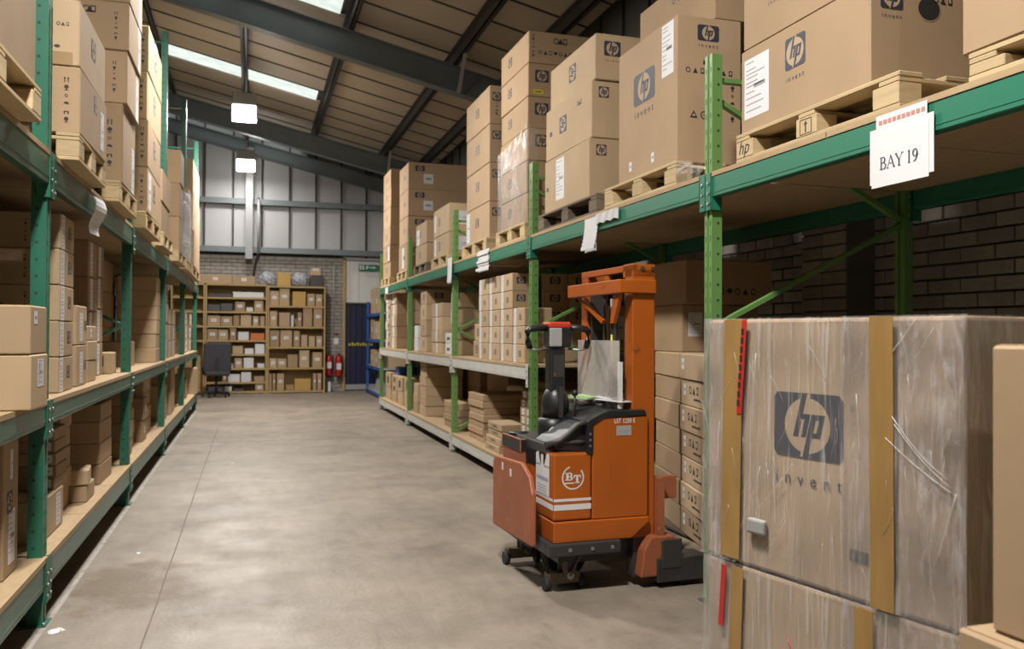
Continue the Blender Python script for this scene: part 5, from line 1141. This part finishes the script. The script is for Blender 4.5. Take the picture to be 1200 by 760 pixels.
for q, (a, c) in enumerate([(328, 416), (496, 582)]):
    b = MB(); bm = b.bm; b.mi(BAG)
    bmesh.ops.create_icosphere(bm, subdivisions=3, radius=1)
    x0, x1 = sx(a), sx(c)
    for v in bm.verts:
        nse = 1 + .13 * math.sin(5 * v.co.x + 3 * v.co.z + q) * math.sin(4 * v.co.y + 2) + .08 * math.sin(11 * v.co.z + 7 * v.co.x)
        v.co = Vector((v.co.x * (x1 - x0) / 2 * nse, v.co.y * .17 * nse, max(-.135, v.co.z * .16 * nse) + .135))
    tag(b.build('plastic_bag', None, ((x0 + x1) / 2, YS + .2, 2.334)), ['grey polythene bag on the six-shelf unit before the yellowish box', 'grey polythene bag on the six-shelf unit between yellowish and dark boxes'][q], 'bag', 'grey polythene bags')

# office chair, seen from behind
t = empty('office_chair', 'dark grey fabric office chair in front of the wooden shelving', 'office chair', (-.66, 18.1, 0), .15)
def soft(x0, x1, y0, y1, z0, z1, m, r): b = MB(); b.box(x0, x1, y0, y1, z0, z1, m); b.bevel(r, 3); return b
soft(-.24, .24, -.25, .22, .43, .53, FABRIC, .04).build('seat', t)
b = soft(-.27, .27, -.045, .045, -.08, .52, FABRIC, .04)
for v in b.bm.verts: v.co = Vector((v.co.x * (1 - .10 * max(0, v.co.z - .3)), v.co.y - .16 - .12 * v.co.z + .5 * v.co.x * v.co.x, v.co.z + .58))
b.build('backrest', t)
b = MB(); b.box(-.03, .03, -.24, -.20, .45, .80, BLACK); b.build('back_bar', t)
b = MB(); b.tube([(0, 0, .08), (0, 0, .44)], .028, BLACK, 10); b.build('gas_column', t)
for k in range(5):
    a = 2 * math.pi * k / 5 + .3; b = MB(); b.bar((0, 0, .10), (.27 * math.cos(a), .27 * math.sin(a), .075), .045, .03, BLACK); lg = b.build('leg', t)
    b = MB(); b.tube([(.27 * math.cos(a) - .02, .27 * math.sin(a), .03), (.27 * math.cos(a) + .02, .27 * math.sin(a), .03)], .03, BLACK, 10); b.build('castor', lg)
for sg in (-1, 1):
    b = MB(); b.tube([(sg * .25, -.02, .46), (sg * .29, -.02, .66), (sg * .27, .10, .68)], .016, BLACK, 8); b.build('armrest', t)

for q, (x, z, h) in enumerate([(1.67, .36, .50), (1.885, .33, .52)]):
    t = empty('fire_extinguisher', ['red fire extinguisher on the brick wall beside the wooden shelving', 'red fire extinguisher on the brick wall beside the blue door'][q], 'fire extinguisher', (x, YB - .16, z), 0, 'red fire extinguishers')
    b = MB(); b.lathe([(.0, 0), (.07, 0), (.078, .02), (.078, h - .12), (.06, h - .06), (.025, h - .03), (.0, h - .03)], RED, n=18); b.build('cylinder', t)
    b = MB(); b.tube([(0, 0, h - .04), (0, 0, h)], .02, BLACK, 8); b.bar((-.03, 0, h), (.07, 0, h + .02), .02, .012, BLACK); b.build('valve', t)
    b = MB(); b.tube([(.02, 0, h - .01), (.09, -.02, h - .05), (.095, -.03, h * .5), (.08, -.03, .12)], .010, RUBBER, 8); b.build('hose', t)
    b = MB(); b.box(-.05, .05, -.081, -.076, .16, .30, PAPER); b.build('label', t)
    b = MB(); b.box(-.03, .03, .075, .14, h * .55, h * .62, STEEL); b.build('bracket', t)
t = empty('alarm_point', 'small white sign with red dot above the extinguisher by the door', 'sign', (1.84, YB - .02, 1.18))
b = MB(); b.box(-.05, .05, -.006, .0, -.13, .02, PAPER); b.build('plate', t)
b = MB(); b.lathe([(.0, 0), (.05, 0), (.05, .02), (.0, .02)], RED, (0, 0, .10), 14); o = b.build('disc', t)
b = MB(); b.box(-.03, .03, -.03, .03, 0, .22, PAPER); b.bevel(.01); tag(b.build('spray_bottle', None, (1.68, YB - .22, 0.001)), 'small white bottle on the floor under the extinguishers', 'bottle')

# blue shelving beyond the end of the right rack
t = empty('blue_shelving', 'blue shelving with brown cartons beyond the end of the right rack', 'shelving unit', (2.45, 16.6, 0))
BY = (0, 2.2); SHB = (.10, .62, 1.18, 1.72)
for y in BY:
    for x in (0, .55): b = MB(); b.box(x, x + .05, y, y + .05, 0, 2.0, BLUE); b.build('post', t)
for z in SHB:
    b = MB(); b.box(.0, .60, 0, 2.25, z - .04, z, GREYP); b.build('shelf', t); b = MB(); b.box(-.01, .0, 0, 2.25, z - .06, z, BLUE); b.build('shelf_edge', t)
BSH = 'cartons on the blue shelving'
for k, z in enumerate(SHB[1:]):
    for q in range(3): carton(2.72, 16.95 + .66 * q, z + .001, .45, .50, [.33, .42, .55][k] - .05 * (q % 2), CARD if (q + k) % 2 else CARD2, f'brown carton, {ORD[q]} along blue shelving, shelf {ORD[k + 1]} from floor', BSH, [('small', 'A', .5, .5, .15, .1)])
b = MB(); b.prism([(0, 0), (.42, 0), (.42, .50), (.12, .52)], 0, .9, GREYP); b.build('front_panel', t, (.05, .6, .0))

# litter on the floor
def scrap(x, y, r, label):
    b = MB(); bmesh.ops.create_icosphere(b.bm, subdivisions=2, radius=1); b.mi(PAPER)
    for v in b.bm.verts: v.co = Vector((v.co.x * r * R.uniform(.7, 1.2), v.co.y * r * R.uniform(.7, 1.2), max(0, v.co.z * r * .35 * R.uniform(.5, 1.2))))
    tag(b.build('paper_scrap', None, (x, y, .001)), label, 'litter', 'paper scraps on the floor')
scrap(-.80, 4.10, .035, 'crumpled white paper scrap at the foot of the nearest left post')
scrap(-.62, 5.4, .018, 'tiny white paper scrap on the worn floor line before the second left post')
scrap(-.16, 8.9, .016, 'tiny white paper scrap alone in the middle of the aisle')
